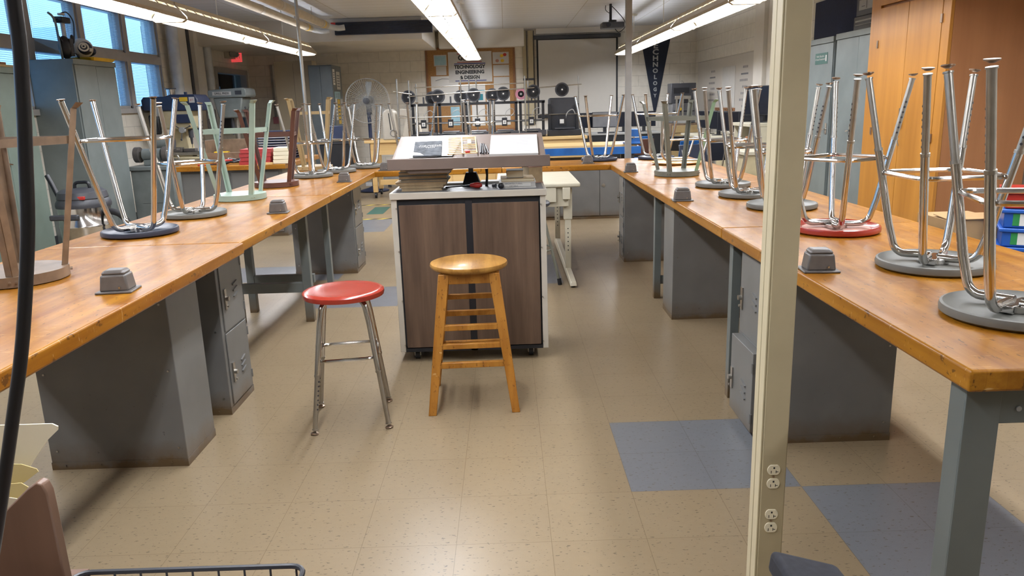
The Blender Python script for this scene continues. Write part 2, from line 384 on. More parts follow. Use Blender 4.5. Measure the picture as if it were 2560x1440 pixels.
# ================================================================== SETTING
XL, XR, YB, YF, ZC = -5.0, 3.77, 15.6, -2.6, 2.76
struct('floor', B().box(XL-.3, XR+.3, YF-.3, YB+.3, -.1, 0), 'floor', 'beige speckled vinyl tile floor with grey-blue accent squares', smooth=False)
struct('ceiling', B().box(XL-.3, XR+.3, YF-.3, YB+.3, ZC, ZC+.1), 'ceil', 'pale grey ceiling of narrow tiles', smooth=False)
struct('wall_back', B().box(XL-.3, XR+.3, YB, YB+.2, 0, ZC), 'wall_b', 'cream painted concrete block wall at the far end', smooth=False)
struct('wall_right', B().box(XR, XR+.2, YF, YB, 0, ZC), 'wall_s', 'cream painted concrete block wall on the right', smooth=False)
struct('wall_front', B().box(XL-.3, XR+.3, YF-.2, YF, 0, ZC), 'wall_b', 'cream painted block wall behind the viewer', smooth=False)
# left wall with the row of tall windows and the pass-through opening
WS, WH = 1.44, 2.71
bays = [(-.10, 1.0), (1.0, 2.1), (2.1, 3.2), (3.2, 4.3), (4.3, 5.4), (5.4, 6.5), (6.5, 7.45), (7.45, 8.45), (8.45, 9.52), (9.52, 10.60), (10.60, 11.62)]
wl = B(); wl.box(XL-.2, XL, YF, YB, 0, 1.02); wl.box(XL-.2, XL, YF, 13.75, 1.02, WS-.04)
wl.box(XL-.2, XL, YF, bays[0][0], WS-.04, ZC); wl.box(XL-.2, XL, 11.62, 13.75, WS-.04, ZC); wl.box(XL-.2, XL, bays[0][0], 11.62, WH, ZC)
wl.box(XL-.2, XL, 13.75, 15.42, 2.10, ZC); wl.box(XL-.2, XL, 15.42, YB, 1.02, ZC)
struct('wall_left', wl, 'wall_s', 'cream painted block wall with windows on the left', smooth=False)
for i, (a, b_) in enumerate(bays):
    w = B(); T = .075
    # frame: stiles, sill, head, transom
    w.box(XL-.14, XL+.03, a, a+T, WS-.04, WH); w.box(XL-.14, XL+.03, b_-T*.4, b_, WS-.04, WH)
    w.box(XL-.13, XL+.05, a, b_, WS-.045, WS+.018); w.box(XL-.14, XL+.03, a+T, b_-T*.4, WH-.05, WH); w.box(XL-.14, XL+.03, a+T, b_-T*.4, 2.06, 2.17)
    w.box(XL-.10, XL+.01, a+T, a+T+.03, WS, WH); w.box(XL-.10, XL+.01, b_-T*.4-.03, b_-T*.4, WS, WH)
    w.box(XL-.10, XL+.01, a+T, b_-T*.4, 2.17, 2.20); w.box(XL-.10, XL+.01, a+T, b_-T*.4, WS+.02, WS+.05)
    fr = struct('window_%d' % (i+1), w, 'winframe', 'tall grey-framed window with mini blinds, bay %d from the viewer' % (i+1), smooth=False)
    B().box(XL-.075, XL-.070, a+T+.02, b_-.05, WS+.03, WH-.04).obj('window_glass', 'glass', fr, smooth=False)
    sl = B()
    if a > 7:
        z = 2.205
        while z < WH-.06:
            sl.obox((XL-.045, (a+b_)/2+.02, z), (.024, b_-a-.15, .0012), Matrix.Rotation(R(14), 3, 'Y')); z += .021
        z = WS+.06
        while z < 2.05:
            sl.obox((XL-.045, (a+b_)/2+.02, z), (.024, b_-a-.15, .0012), Matrix.Rotation(R(14), 3, 'Y')); z += .021
    else:
        for z0, z1, n in ((2.2, WH-.06, 12), (WS+.06, 2.05, 14)):
            for k in range(n): sl.obox((XL-.045, (a+b_)/2+.02, z0+(z1-z0)*k/(n-1)), (.04, b_-a-.15, .0015), Matrix.Rotation(R(14), 3, 'Y'))
    for yy in (a+.2, b_-.17): sl.box(XL-.032, XL-.031, yy, yy+.004, WS+.05, WH-.05)
    sl.obj('window_blind', 'blind', fr, smooth=False)
# dark inner office behind the pass-through
w = B(); w.box(XL-.18, XL+.03, 13.75, 13.83, 1.02, 2.14); w.box(XL-.18, XL+.03, 15.34, 15.42, 1.02, 2.14); w.box(XL-.18, XL+.03, 13.83, 15.34, 2.05, 2.14); w.box(XL-.18, XL+.05, 13.75, 15.42, 1.0, 1.05)
fr = struct('window_12', w, 'winframe', 'dark interior window into the next room beside the exit sign', smooth=False)
B().box(XL-.09, XL-.085, 13.83, 15.34, 1.05, 2.05).obj('window_glass', 'glass', fr, smooth=False)
w = B(); w.box(XL-1.05, XL-1.0, 13.5, 18.0, 0, 1.15); w.box(XL-1.05, XL-1.0, 13.5, 18.0, 1.9, ZC)
for a, b_ in ((13.5, 14.9), (15.15, 15.5), (15.75, 16.5), (16.75, 18.0)): w.box(XL-1.05, XL-1.0, a, b_, 1.15, 1.9)
w.box(XL-1.0, XL-.2, 13.5, 13.6, 0, ZC); w.box(XL-1.0, XL-.3, 17.9, 18.0, 0, ZC); w.box(XL-.4, XL-.3, 15.8, 17.9, 0, ZC); w.box(XL-1.05, XL-.2, 13.5, 18.0, ZC, ZC+.05); w.box(XL-1.05, XL-.2, 13.5, 18.0, -.05, 0)
struct('wall_office', w, 'dgrey', 'dark walls of the room seen through the interior window', smooth=False)
# ceiling bulkhead at the rear left
w = B().box(XL, -1.3, 12.9, YB, 2.42, ZC)
struct('wall_bulkhead', w, 'plaster', 'grey boxed-in duct bulkhead at the rear left ceiling', smooth=False)
struct('trim_1', B().box(-1.23, .40, YB-.28, YB, 2.43, ZC), 'plaster', 'shallow soffit above the cork board', smooth=False)
struct('trim_2', B().box(.64, XR, YB-.06, YB, 2.66, ZC), 'plaster', 'white cove strip above the projection screen', smooth=False)
struct('trim_3', B().box(XR-.16, XR, 11.1, 11.5, 0, ZC).box(XR-.10, XR, 10.95, 11.1, 0, ZC), 'plaster', 'cream pilaster on the right wall beside the whiteboard', bevel=.004)
struct('trim_4', B().box(XL, XL+.14, 12.05, 12.35, 0, ZC).box(XL, XL+.10, 12.75, 13.1, 0, ZC), 'plaster', 'cream boxed risers between windows and exit sign', bevel=.006)
for s_, x0, x1, y0, y1 in (('back', XL, XR, YB-.012, YB), ('right', XR-.012, XR, YF, YB), ('left', XL, XL+.012, YF, YB)):
    struct('baseboard_'+s_, B().box(x0, x1, y0, y1, 0, .1), 'dgrey', 'dark vinyl base along the %s wall' % s_, smooth=False)

# ================================================================== LIGHTS
def fixture(L=2.44):
    t = thing('fluorescent_light', 'x', 'ceiling light')
    h = .0
    b = B().box(-.06, .06, 0, L, .10, .155)
    b.obj('housing', 'wingdark', t, bevel=.004)
    # sloping perforated wings: outer strips with slots left open
    for s in (-1, 1):
        w = B(); x0, x1 = s*.06, s*.155
        def quad(ya, yb, f0, f1, w=w, s=s):
            P = [(s*(.06+.095*f0), .125-.105*f0), (s*(.06+.095*f1), .125-.105*f1)]
            th = .002
            w.hexa([(P[0][0], ya, P[0][1]), (P[1][0], ya, P[1][1]), (P[1][0], yb, P[1][1]), (P[0][0], yb, P[0][1])],
                   [(P[0][0], ya, P[0][1]+th), (P[1][0], ya, P[1][1]+th), (P[1][0], yb, P[1][1]+th), (P[0][0], yb, P[0][1]+th)])
        quad(0, L, .32, 1.0); quad(0, L, 0, .10)
        n = 12
        for k in range(n+1):
            c = L*k/n; quad(max(0, c-.018), min(L, c+.018), .10, .32)
        w.box(min(s*.153, s*.158), max(s*.153, s*.158), 0, L, -.008, .022)
        w.obj('wing_reflector', 'wingdark', t, smooth=False)
    for x in (-.065, .065):
        B().cyl((x, .03, .062), (x, L-.03, .062), .013, 8).obj('tube', 'tubew', t)
    ld = bpy.data.lights.new('fixture_glow', 'AREA'); ld.shape = 'RECTANGLE'; ld.size = .20; ld.size_y = L-.08; ld.energy = PANEL; ld.color = (.93, .98, 1.08)
    lo = bpy.data.objects.new('fixture_glow', ld); COL.objects.link(lo); lo.parent = t; lo.location = (0, L/2, .040)
    for y in (0, L-.012): B().prof([(-.155, -.002), (-.12, -.025), (.12, -.025), (.155, -.002), (.06, .13), (-.06, .13)], y, y+.012).obj('end_cap', 'wingdark', t)
    g = B()
    for k in range(1, 8):
        y = L*k/8
        g.tube([(-.15, y, .0), (-.09, y, -.006), (-.065, y, .03), (-.03, y, .035), (0, y, .015), (.03, y, .035), (.065, y, .03), (.09, y, -.006), (.15, y, .0)], .0018, 5)
    for k in range(0, 25): g.box(-.155, -.118, L*k/24-.002, L*k/24+.002, -.004, -.002).box(.118, .155, L*k/24-.002, L*k/24+.002, -.004, -.002)
    g.box(-.119, -.117, 0, L, -.006, 0).box(.117, .119, 0, L, -.006, 0)
    g.obj('wire_guard', 'satin', t)
    st = B()
    st.cyl((0, L*.5, .15), (0, L*.5, ZC-2.2-.02), .006, 8).lathe([(.001, ZC-2.2-.03), (.045, ZC-2.2-.03), (.06, ZC-2.2-.005), (.06, ZC-2.2)], (0, L*.5, 0), 20)
    st.obj('hanger_stem', 'whitep', t)
    return t
fx = None
rows = [('left', -3.02, 12.28, 2.2, 5), ('centre', -.57, 14.9, 2.2, 6), ('right', 2.2, 14.7, 2.2, 6)]
ordn = ['farthest', 'second farthest', 'third farthest', 'fourth farthest', 'fifth farthest', 'nearest']
for nm, x, yend, z, cnt in rows:
    y = yend
    for k in range(cnt):
        L = 2.44; y -= L
        lab = 'hanging two-tube fluorescent light, %s in the %s row' % (ordn[k] if k < cnt-1 else 'nearest', nm)
        if fx is None:
            fx = fixture(); fx.location = (x, y, z); fx['label'] = lab; fx['group'] = 'hanging fluorescent lights'
        else: dup(fx, lab, (x, y, z), group='hanging fluorescent lights')
        y -= .03
        if nm == 'centre' and k == 1: y -= .0

# ================================================================== BENCHES
def worktop(name, label, x0, x1, y0, y1, mat, dz=0):
    t = thing(name, label, 'workbench', ((x0+x1)/2, (y0+y1)/2, .748))
    cx, cy = (x0+x1)/2, (y0+y1)/2
    b = B().box(x0-cx, x1-cx, y0-cy, y1-cy, 0, .05+dz)
    b.obj('worktop', mat, t, bevel=.007, segs=3)
    return t
G = 'maple worktops of the U-shaped bench'
segL = [(1.5, 3.39, .0, -1.19), (3.394, 5.23, 0, -1.21), (5.234, 7.06, 0, -1.21)]
lab = ['nearest left maple bench top with outlet box and two upturned stools', 'middle left maple bench top carrying the pale green stool', 'far left maple bench top carrying the dark brown stool']
for (a, b_, dz, xi), l in zip(segL, lab): tag(worktop('workbench', l, -2.09, xi, a, b_, 'bench_y', dz), None, None, G)
lab = ['nearest right maple bench top with cut corner toward the viewer', 'middle right maple bench top behind the cream post', 'far right maple bench top under the grey-green stool']
for (a, b_), l in zip([(1.497, 3.378), (3.382, 5.26), (5.264, 7.06)], lab): tag(worktop('workbench', l, .95, 1.83, a, b_, 'bench_y'), None, None, G)
tag(worktop('workbench', 'left half of the cross bench behind the lectern cart', -2.09, -.05, 7.064, 7.76, 'bench_x'), None, None, G)
tag(worktop('workbench', 'right half of the cross bench with upturned navy stool', -.046, 1.83, 7.064, 7.76, 'bench_x'), None, None, G)

def locker(label, x0, x1, y0, y1, doors=None, base=None, name='bench_locker', z1=.746, mat='steel_g'):
    t = thing(name, label, 'locker', ((x0+x1)/2, (y0+y1)/2, 0)); cx, cy = (x0+x1)/2, (y0+y1)/2
    X0, X1, Y0, Y1 = x0-cx, x1-cx, y0-cy, y1-cy
    b = B().box(X0, X1, Y0, Y1, .03, z1); b.obj('body', mat, t, bevel=.003)
    k = B().box(X0-.0012, X1+.0012, Y0-.0012, Y1+.0012, 0, .032)
    for q in range(4): k.cyl((X0+(X1-X0)*(.1+.26*q), Y0-.001, .018), (X0+(X1-X0)*(.1+.26*q), Y0-.006, .018), .004, 8)
    k.obj('base_strip', mat, t)
    rv = B()
    for z in (.08, .4, z1-.08): rv.cyl((X1-.03, Y0, z), (X1-.03, Y0-.003, z), .004, 8).cyl((X0+.03, Y0, z), (X0+.03, Y0-.003, z), .004, 8)
    rv.obj('rivets', 'satin', t)
    if doors:
        sd, spans = doors
        for (ya, yb, za, zb, proud) in spans:
            ya -= cy; yb -= cy; xf = X1 if sd > 0 else X0
            d = B().box(min(xf, xf+sd*(.006+proud)), max(xf, xf+sd*(.006+proud)), ya, yb, za, zb).obj('door', mat, t, bevel=.002)
            xs = xf+sd*(.006+proud)
            lv = B(); ym = ya+(yb-ya)*(.62 if sd > 0 else .35)
            for i in range(3): lv.obox((xs+sd*.003, ym, zb-.2+i*.028 if zb > .4 else za+.12+i*.028), (.008, .055, .006), Matrix.Rotation(R(12), 3, 'X'))
            lv.obj('louver', mat, d)
            yl = ya+.035 if sd > 0 else yb-.03
            zl = (za+zb)/2-.02
            lt = B().cyl((xs, yl, zl), (xs+sd*.02, yl, zl), .011, 12).box(min(xs, xs+sd*.006), max(xs, xs+sd*.006), yl-.012, yl+.012, zl-.05, zl+.045).cyl((xs+sd*.01, yl, zl-.035), (xs+sd*.016, yl, zl-.035), .006, 8)
            lt.obj('latch', 'satin', d)
            hg = B()
            for z in (za+.06, zb-.06): hg.cyl((xs, yb if sd > 0 else ya, z-.02), (xs, yb if sd > 0 else ya, z+.02), .005, 8)
            hg.obj('hinge', mat, d)
    return t
GL = 'grey steel lockers carrying the benches'
tag(locker('plain grey locker under the nearest end of the left bench', -1.848, -1.306, 2.815, 3.105), None, None, GL)
B().hexa([(-1.51, 2.80, .63), (-1.43, 2.80, .66), (-1.40, 2.80, .745), (-1.52, 2.80, .745)], [(-1.51, 2.812, .63), (-1.43, 2.812, .66), (-1.40, 2.812, .745), (-1.52, 2.812, .745)]).obj('tape_scrap', 'lgrey')
tag(bpy.data.objects['tape_scrap'], 'torn grey tape scrap under the left bench edge', 'tape')
tag(locker('narrow grey locker with two small doors, second along left bench', -1.80, -1.312, 3.331, 3.647, (1, [(3.36, 3.63, .39, .73, 0), (3.36, 3.63, .04, .38, 0)])), None, None, GL)
tag(locker('grey locker with rusty foot at the far part of left bench', -1.824, -1.30, 6.387, 6.77, (1, [(6.41, 6.75, .39, .73, 0), (6.41, 6.75, .04, .38, 0)])), None, None, GL)
tag(locker('grey two-door locker under the right bench behind the cream post', .985, 1.507, 2.848, 3.18, (-1, [(2.87, 3.16, .39, .73, .0), (2.87, 3.16, .04, .375, .03)])), None, None, GL)
tag(locker('grey rusty-footed locker under the middle of right bench', 1.017, 1.52, 4.678, 4.962, None), None, None, GL)
tag(locker('grey locker at far end of right bench near corner', .99, 1.52, 6.506, 6.78, (-1, [(6.53, 6.76, .39, .73, 0), (6.53, 6.76, .04, .38, 0)])), None, None, GL)

def legframe(label, legs, apron, stretch, y_side=None):
    cx = sum(l[0] for l in legs)/len(legs); cy = sum(l[1] for l in legs)/len(legs)
    t = thing('bench_leg_frame', label, 'bench frame', (cx, cy, 0))
    for (x, y, w, d) in legs:
        x -= cx; y -= cy; q = B()
        q.box(x-w/2, x+w/2, y-d/2, y-d/2+.004, 0, .746); q.box(x-w/2, x-w/2+.004, y-d/2+.004, y+d/2, 0, .746); q.box(x+w/2-.004, x+w/2, y-d/2+.004, y+d/2, 0, .746)
        q.obj('leg', 'frame_g', t, bevel=.0015)
    if apron: B().box(*[a-c for a, c in zip(apron, (cx, cx, cy, cy, 0, 0))]).obj('apron', 'frame_g', t, bevel=.002)
    for s_ in stretch: B().box(*[a-c for a, c in zip(s_, (cx, cx, cy, cy, 0, 0))]).obj('stretcher', 'frame_g', t, bevel=.002)
    return t
legframe('grey steel leg frame with double stretcher under the left bench', [(-1.335, 4.92, .055, .05), (-1.80, 4.92, .055, .05), (-1.335, 5.55, .04, .05), (-1.80, 5.20, .05, .05)],
         (-1.83, -1.31, 4.90, 4.944, .655, .745), [(-1.775, -1.36, 4.90, 4.94, .20, .265), (-1.775, -1.36, 5.18, 5.22, .20, .26)])
legframe('grey steel leg frame under the right bench between lockers', [(1.03, 5.25, .045, .05), (1.74, 5.25, .05, .05)], (1.02, 1.76, 5.28, 5.30, .66, .745), [(1.05, 1.72, 5.24, 5.26, .10, .16)])
legframe('slim grey leg pair beside the two-door locker on the right', [(1.015, 3.37, .04, .05), (1.74, 3.37, .05, .05)], (1.02, 1.74, 3.40, 3.42, .66, .745), [])
t = legframe('wide grey end leg frame under right bench corner nearest the viewer', [(1.013, 1.57, .078, .06), (1.765, 1.57, .078, .06)], (.975, 1.80, 1.545, 1.55, .655, .745), [])
h = B()
for k in range(6): h.cyl((1.093+k*.06-1.389, -.029, .69), (1.093+k*.06-1.389, -.0265, .69), .006, 12)
h.obj('bolt_holes', 'lgrey', t)
legframe('grey steel end legs under the left bench nearest the viewer', [(-1.25, 1.57, .078, .06), (-2.03, 1.57, .078, .06)], (-2.06, -1.22, 1.545, 1.55, .655, .745), [])

# outlet boxes on the benches
def outlet_box():
    t = thing('outlet_box', 'x', 'outlet box')
    b = B().box(-.058, .058, -.048, .048, 0, .008); b.obj('flange', 'box_g', t, bevel=.003)
    b = B().hexa([(-.047, -.038, .006), (.047, -.038, .006), (.047, .038, .006), (-.047, .038, .006)], [(-.040, -.034, .062), (.040, -.034, .062), (.040, .034, .062), (-.040, .034, .062)])
    b.hexa([(-.040, -.034, .062), (.040, -.034, .062), (.040, .034, .062), (-.040, .034, .062)], [(-.030, -.026, .076), (.030, -.026, .076), (.030, .026, .076), (-.030, .026, .076)])
    b.obj('cover', 'box_g', t, bevel=.007, segs=3)
    B().cyl((.02, -.040, .02), (.02, -.044, .02), .0035, 8).obj('screw', 'satin', t)
    return t
ob = None
for l, x, y, rz in [('grey cast outlet box nearest on the left bench', -1.307, 2.49, .1), ('grey cast outlet box beside the pale green stool', -1.315, 4.37, .1), ('grey cast outlet box beside the chrome stools far along the left bench', -1.30, 6.15, .1),
                    ('grey cast outlet box at the left inner corner of cross bench', -1.13, 7.17, 0), ('grey cast outlet box just right of the cream post', 1.02, 2.47, -.1), ('grey cast outlet box at middle of the right bench', .995, 4.36, -.08),
                    ('grey cast outlet box at far part of the right bench', 1.0, 6.24, -.08), ('grey cast outlet box before the navy stool on cross bench', .76, 7.25, 0)]:
    if ob is None: ob = outlet_box(); ob.location = (x, y, .798); ob.rotation_euler = (0, 0, rz); ob['label'] = l; ob['group'] = 'outlet boxes on the benches'
    else: dup(ob, l, (x, y, .798), (0, 0, rz), 'outlet boxes on the benches')

# ================================================================== STOOLS
SEATP = [(.001, -.012), (.06, -.012), (.13, -.010), (.155, -.016), (.168, -.026), (.1745, -.024), (.177, -.014), (.176, -.004), (.168, .002), (.15, .004), (.08, .001), (.001, 0)]
def chrome_stool(label, seatmat, loc, phi=0, h=.63, Rf=.262, adj=True, ring=None, up=False, group=None, sub=None):
    """upright at the origin with feet on z=0; turned over when it stands on its seat"""
    t = thing('lab_stool', label, 'stool', loc, 0, group)
    if up: t.rotation_euler = (0, 0, phi)
    else: t.rotation_euler = (PI, 0, phi); t.location = (loc[0], loc[1], loc[2]+h+.004)
    sg = 40
    s = B(); s.lathe([(a, b_+h) for a, b_ in SEATP], seg=sg); st_ = s.obj('seat', seatmat, t)
    if seatmat == 'seat_red' and not up: q = B().cyl((0, 0, h-.0135), (0, 0, h-.0115), .135, 36).obj('underside', 'seat_pink', st_); q['label'] = 'faded pink underside'
    ring = ring if ring is not None else (.33 if adj else .19)
    p = B().cyl((0, 0, h-.03), (0, 0, h-.012), .045, 20).box(-.06, .06, -.02, .02, h-.034, h-.014); p.obj('mount_plate', 'chrome', t, bevel=.002)
    zt = h-.032; rb = .118; rt = .0127
    for k in range(4):
        a = PI/2*k; ca, sa = math.cos(a), math.sin(a)
        def P(rr, z, off=0): return (rr*ca-off*sa, rr*sa+off*ca, z)
        zj = .255 if adj else .012
        def rad(z): return rb+.022+(Rf-rb-.022)*((zt-.05-z)/(zt-.05))
        pts = [P(.015, zt-.001, .014), P(.06, zt, .012), P(rb-.03, zt, .004)]
        for q in range(1, 7):
            th = q/6*R(82); pts.append(P(rb-.03+.045*math.sin(th), zt-.045*(1-math.cos(th))))
        pts.append(P(rad(zt-.10), zt-.10)); pts.append(P(rad(zj), zj))
        lg = B().tube(pts, rt, 12).obj('leg', 'chrome', t)
        dv = Vector(P(rad(0), 0))-Vector(P(rad(.3), .3)); dv.normalize()
        if adj:
            A = Vector(P(rad(zj), zj)); C_ = Vector(P(rad(.02), .02))
            e = B(); e.tube([A+(A-C_)*.02, A-(A-C_)*.02], rt+.0012, 12); e.tube([A, C_], rt-.0018, 12); e.tube([C_-(C_-A)*.02, C_], rt+.0006, 12)
            e.k = 1; ins = Vector((-sa, ca, 0))
            for q in range(7):
                c = A+(C_-A)*(.10+q*.085); n = ins; e.tube([c+n*(rt-.0026), c+n*(rt-.0012)], .0042, 8)
            e.obj('leg_extension', ['satin', 'dgrey'], lg)
        g = B(); c = Vector(P(rad(.012), .012)); g.cyl(c, c+Vector((0, 0, -.004)), .006, 8)
        tl = Vector(((k*37 % 5-2)*.05, (k*23 % 5-2)*.05, 1)).normalized()
        g.tube([c+tl*-.009, c+tl*-.006, c+tl*.0], [.0175, .0175, .007], 16)
        g.obj('foot_glide', 'bronze', lg)
    # foot ring: rounded square just inside the legs
    rr = rad(ring)-rt-.002
    pts = []
    hs = rr*math.cos(PI/4)
    # square with corners at the legs
    for k in range(4):
        a0 = PI/2*k
        for q in (-2, -1, 0, 1, 2):
            aa = a0+q*R(6.5); d = rr-.018*(q*q/4.0)*.55
            pts.append((d*math.cos(aa)*(1), d*math.sin(aa), ring))
    B().tube(pts, .0075, 8, closed=True).obj('foot_ring', 'chrome', t)
    return t
def angle_stool(label, paint, loc, phi=0, h=.64, Rf=.29, bars=(.17,), board='hardboard', odd=None, group=None):
    t = thing('steel_stool', label, 'stool', (loc[0], loc[1], loc[2]+h), 0, group); t.rotation_euler = (PI, 0, phi)
    s = B(); s.lathe([(.160, h-.04), (.168, h-.04), (.168, h-.004), (.160, h), (.12, h-.001), (.12, h-.004), (.155, h-.006), (.160, h-.03)], seg=40)
    s.obj('seat_band', paint, t)
    B().cyl((0, 0, h-.018), (0, 0, h-.008), .159, 36).obj('seat_board', board, t)
    def P(k, z, w=0):
        a = PI/2*k; rr = .150+(Rf-.150)*(1-z/h); return Vector((rr*math.cos(a), rr*math.sin(a), z)), Vector((-math.sin(a), math.cos(a), 0)), Vector((math.cos(a), math.sin(a), 0))
    for k in range(4):
        b = B(); p0, tn, rd = P(k, h-.035); p1, _, _ = P(k, .02)
        w = .013
        for sg in (-1, 1):
            d1 = (tn*sg-rd).normalized()
            a0, a1 = p0+rd*.005, p1+rd*.005
            q = [(Vector((0, 0, 0))), d1*.027]
            n = (tn*sg+rd).normalized()*.0025
            b.hexa([a0, a0+d1*.027, a0+d1*.027+n, a0+n], [a1, a1+d1*.027, a1+d1*.027+n, a1+n])
        # flared foot
        b.hexa([p1+tn*.019-rd*.01, p1-tn*.019-rd*.01, p1-tn*.004+rd*.01, p1+tn*.004+rd*.01],
               [p1+tn*.024+rd*.006+Vector((0, 0, -.02)), p1-tn*.024+rd*.006+Vector((0, 0, -.02)), p1-tn*.012+rd*.03+Vector((0, 0, -.018)), p1+tn*.012+rd*.03+Vector((0, 0, -.018))])
        lg = b.obj('leg', paint if (odd is None or k != odd[0]) else odd[1], t, smooth=False)
        if odd is not None and k == odd[0]: lg['label'] = 'pale green leg'
        g = B()
        for sg in (-1, 1): g.cyl(p0+tn*sg*.01+rd*.012+Vector((0, 0, .012)), p0+tn*sg*.01+rd*.02+Vector((0, 0, .012)), .004, 8)
        g.obj('rivets', paint, t)
    for z in bars:
        for k in range(4):
            a, _, _ = P(k, z); c, _, _ = P(k+1, z)
            B().bar(a*.985+Vector((0, 0, z*.015)), c*.985+Vector((0, 0, z*.015)), .003, .028).obj('cross_bar', paint, t, smooth=False)
    return t
BZ = .798
d = R
GS = 'upturned stools on the benches'
angle_stool('worn brown angle-iron stool upside down at far left edge of photo', 'brown_w', (-1.785, 2.72, BZ), d(28), .62, .27, (.13,), group=GS)
chrome_stool('upturned chrome stool with dark navy seat beside the worn brown one', 'seat_navy', (-1.808, 3.733, BZ), d(54), .646, .276, False, group=GS)
chrome_stool('upturned adjustable chrome stool, grey seat, left of the pale green stool', 'seat_grey', (-1.788, 4.352, BZ), d(87), .628, .244, group=GS)
angle_stool('pale sage green angle-iron stool upside down on left bench', 'sage', (-1.79, 5.14, BZ), d(47), .64, .30, (.19,), group=GS)
angle_stool('dark brown angle-iron stool upside down on left bench', 'brown_e', (-1.79, 5.98, BZ), d(55), .585, .29, (.19,), group=GS)
chrome_stool('upturned chrome stool right behind the dark brown stool', 'seat_grey', (-1.69, 6.70, BZ), d(8), .62, .245, group=GS)
chrome_stool('upturned chrome stool partly hidden, before the tan stool', 'seat_grey', (-1.57, 7.13, BZ), d(40), .62, .24, group=GS)
angle_stool('tan angle-iron stool upside down at far left bench corner', 'tan_e', (-1.87, 7.55, BZ), d(55), .68, .27, (.14, .42), group=GS)
chrome_stool('upturned chrome stool on cross bench in front of the fan', 'seat_grey', (-1.375, 7.575, BZ), d(46), .60, .229, group=GS)
chrome_stool('upturned chrome stool behind the left edge of the lectern', 'seat_grey', (-.885, 7.50, BZ), d(85), .605, .225, group=GS)
chrome_stool('upturned chrome stool behind the middle of the lectern', 'seat_grey', (-.25, 7.48, BZ), d(38), .615, .18, ring=.22, group=GS)
chrome_stool('upturned chrome stool with navy seat below the projection screen', 'seat_navy', (.904, 7.575, BZ), d(55), .618, .264, False, group=GS)
chrome_stool('upturned chrome stool with navy seat left of the pennant tip', 'seat_navy', (1.46, 7.56, BZ), d(55), .618, .26, False, group=GS)
angle_stool('grey-green angle-iron stool upside down on the right bench', 'greygreen_e', (1.29, 5.86, BZ), d(57), .555, .285, (.13,), 'greygreen_e', odd=(1, 'green_e'), group=GS)
chrome_stool('upturned chrome stool, grey seat, farthest in the right bench row', 'seat_grey', (1.407, 5.013, BZ), d(42), .627, .24, group=GS)
chrome_stool('upturned chrome stool, grey seat, second farthest in right row', 'seat_grey', (1.41, 4.46, BZ), d(38), .62, .24, group=GS)
chrome_stool('upturned chrome stool, grey seat, partly behind the cream post', 'seat_grey', (1.419, 3.952, BZ), d(31), .618, .242, group=GS)
o = chrome_stool('upturned chrome stool standing on its red seat', 'seat_red', (1.385, 3.203, BZ), d(76), .635, .251, group=GS)
chrome_stool('upturned chrome stool, grey seat, beside the red-seated one', 'seat_grey', (1.399, 2.466, BZ), d(46), .632, .256, group=GS)
chrome_stool('upturned chrome stool, grey seat, at the right edge of the photo', 'seat_grey', (1.291, 1.878, BZ), d(30), .632, .244, group=GS)
chrome_stool('red-seated chrome stool standing upright on the floor', 'seat_red', (-.733, 3.26, 0), d(53.6), .598, .226, True, .315, up=True)

# chair-like tan stool lying seat down at the far right
t = thing('low_stool', 'tan wooden seat of an upturned chrome low stool', 'stool', (1.52, 6.92, BZ), .2)
s = B(); s.lathe([(.01, 0), (.18, .0), (.215, .012), (.22, .02), (.2, .024), (.01, .018)], seg=32); s.obj('seat', 'maple', t)
for sg in (-1, 1):
    pts = [(-.20, sg*.14, .40), (-.20, sg*.14, .12)]
    for q in range(1, 6): pts.append((-.20+.08*(1-math.cos(R(18*q))), sg*.14, .12-.08*math.sin(R(18*q))))
    pts += [(.12, sg*.14, .036)]
    for q in range(1, 6): pts.append((.12+.07*math.sin(R(14*q)), sg*.14, .036+.07*(1-math.cos(R(14*q)))))
    pts += [(.23, sg*.14, .22)]
    B().tube(pts, .010, 10).obj('leg_loop', 'chrome', t)
B().tube([(-.20, -.2, .40), (-.20, .14, .40)], .010, 10).obj('cross_rail', 'chrome', t); B().tube([(.23, -.14, .22), (-.15, -.14, .22)], .008, 10).tube([(.23, -.14, .22), (.23, .14, .22)], .010, 10).obj('foot_rail', 'chrome', t)

# round wooden stool in the middle
t = thing('wooden_stool', 'round-seated light wooden stool before the lectern cart', 'stool', (-.19, 3.45, 0), R(2))
s = B(); s.lathe([(.001, .640), (.165, .640), (.176, .648), (.179, .658), (.176, .667), (.165, .671), (.001, .672)], seg=48); s.obj('seat', 'stoolseat', t)
B().cyl((0, 0, .615), (0, 0, .64), .05, 20).obj('swivel', 'satin', t)
LT, LBm = .112, .19
for sx in (-1, 1):
    for sy in (-1, 1):
        b = B(); w = .024; tp = Vector((sx*LT, sy*LT, .635)); bt = Vector((sx*LBm, sy*LBm, 0)); hw = .021
        b.hexa([bt+Vector(q) for q in ((-.018, -.015, 0), (.018, -.015, 0), (.018, .015, 0), (-.018, .015, 0))], [tp+Vector(q) for q in ((-.024, -.015, 0), (.024, -.015, 0), (.024, .015, 0), (-.024, .015, 0))])
        b.obj('leg', 'stoolwood', t, bevel=.002)
def lw(z): return LT+(LBm-LT)*(1-z/.635)
for sy, zs in ((-1, (.225, .395)), (1, (.385, .225))):
    for z in zs:
        x = lw(z); B().box(-x+.01, x-.01, sy*x-.011, sy*x+.011, z-.013, z+.013).obj('rung', 'stoolwood', t, bevel=.002)
for sx in (-1, 1):
    for z in (.16, .30, .45):
        x = lw(z); B().box(sx*x-.011, sx*x+.011, -x+.01, x-.01, z-.013, z+.013).obj('rung', 'stoolwood', t, bevel=.002)
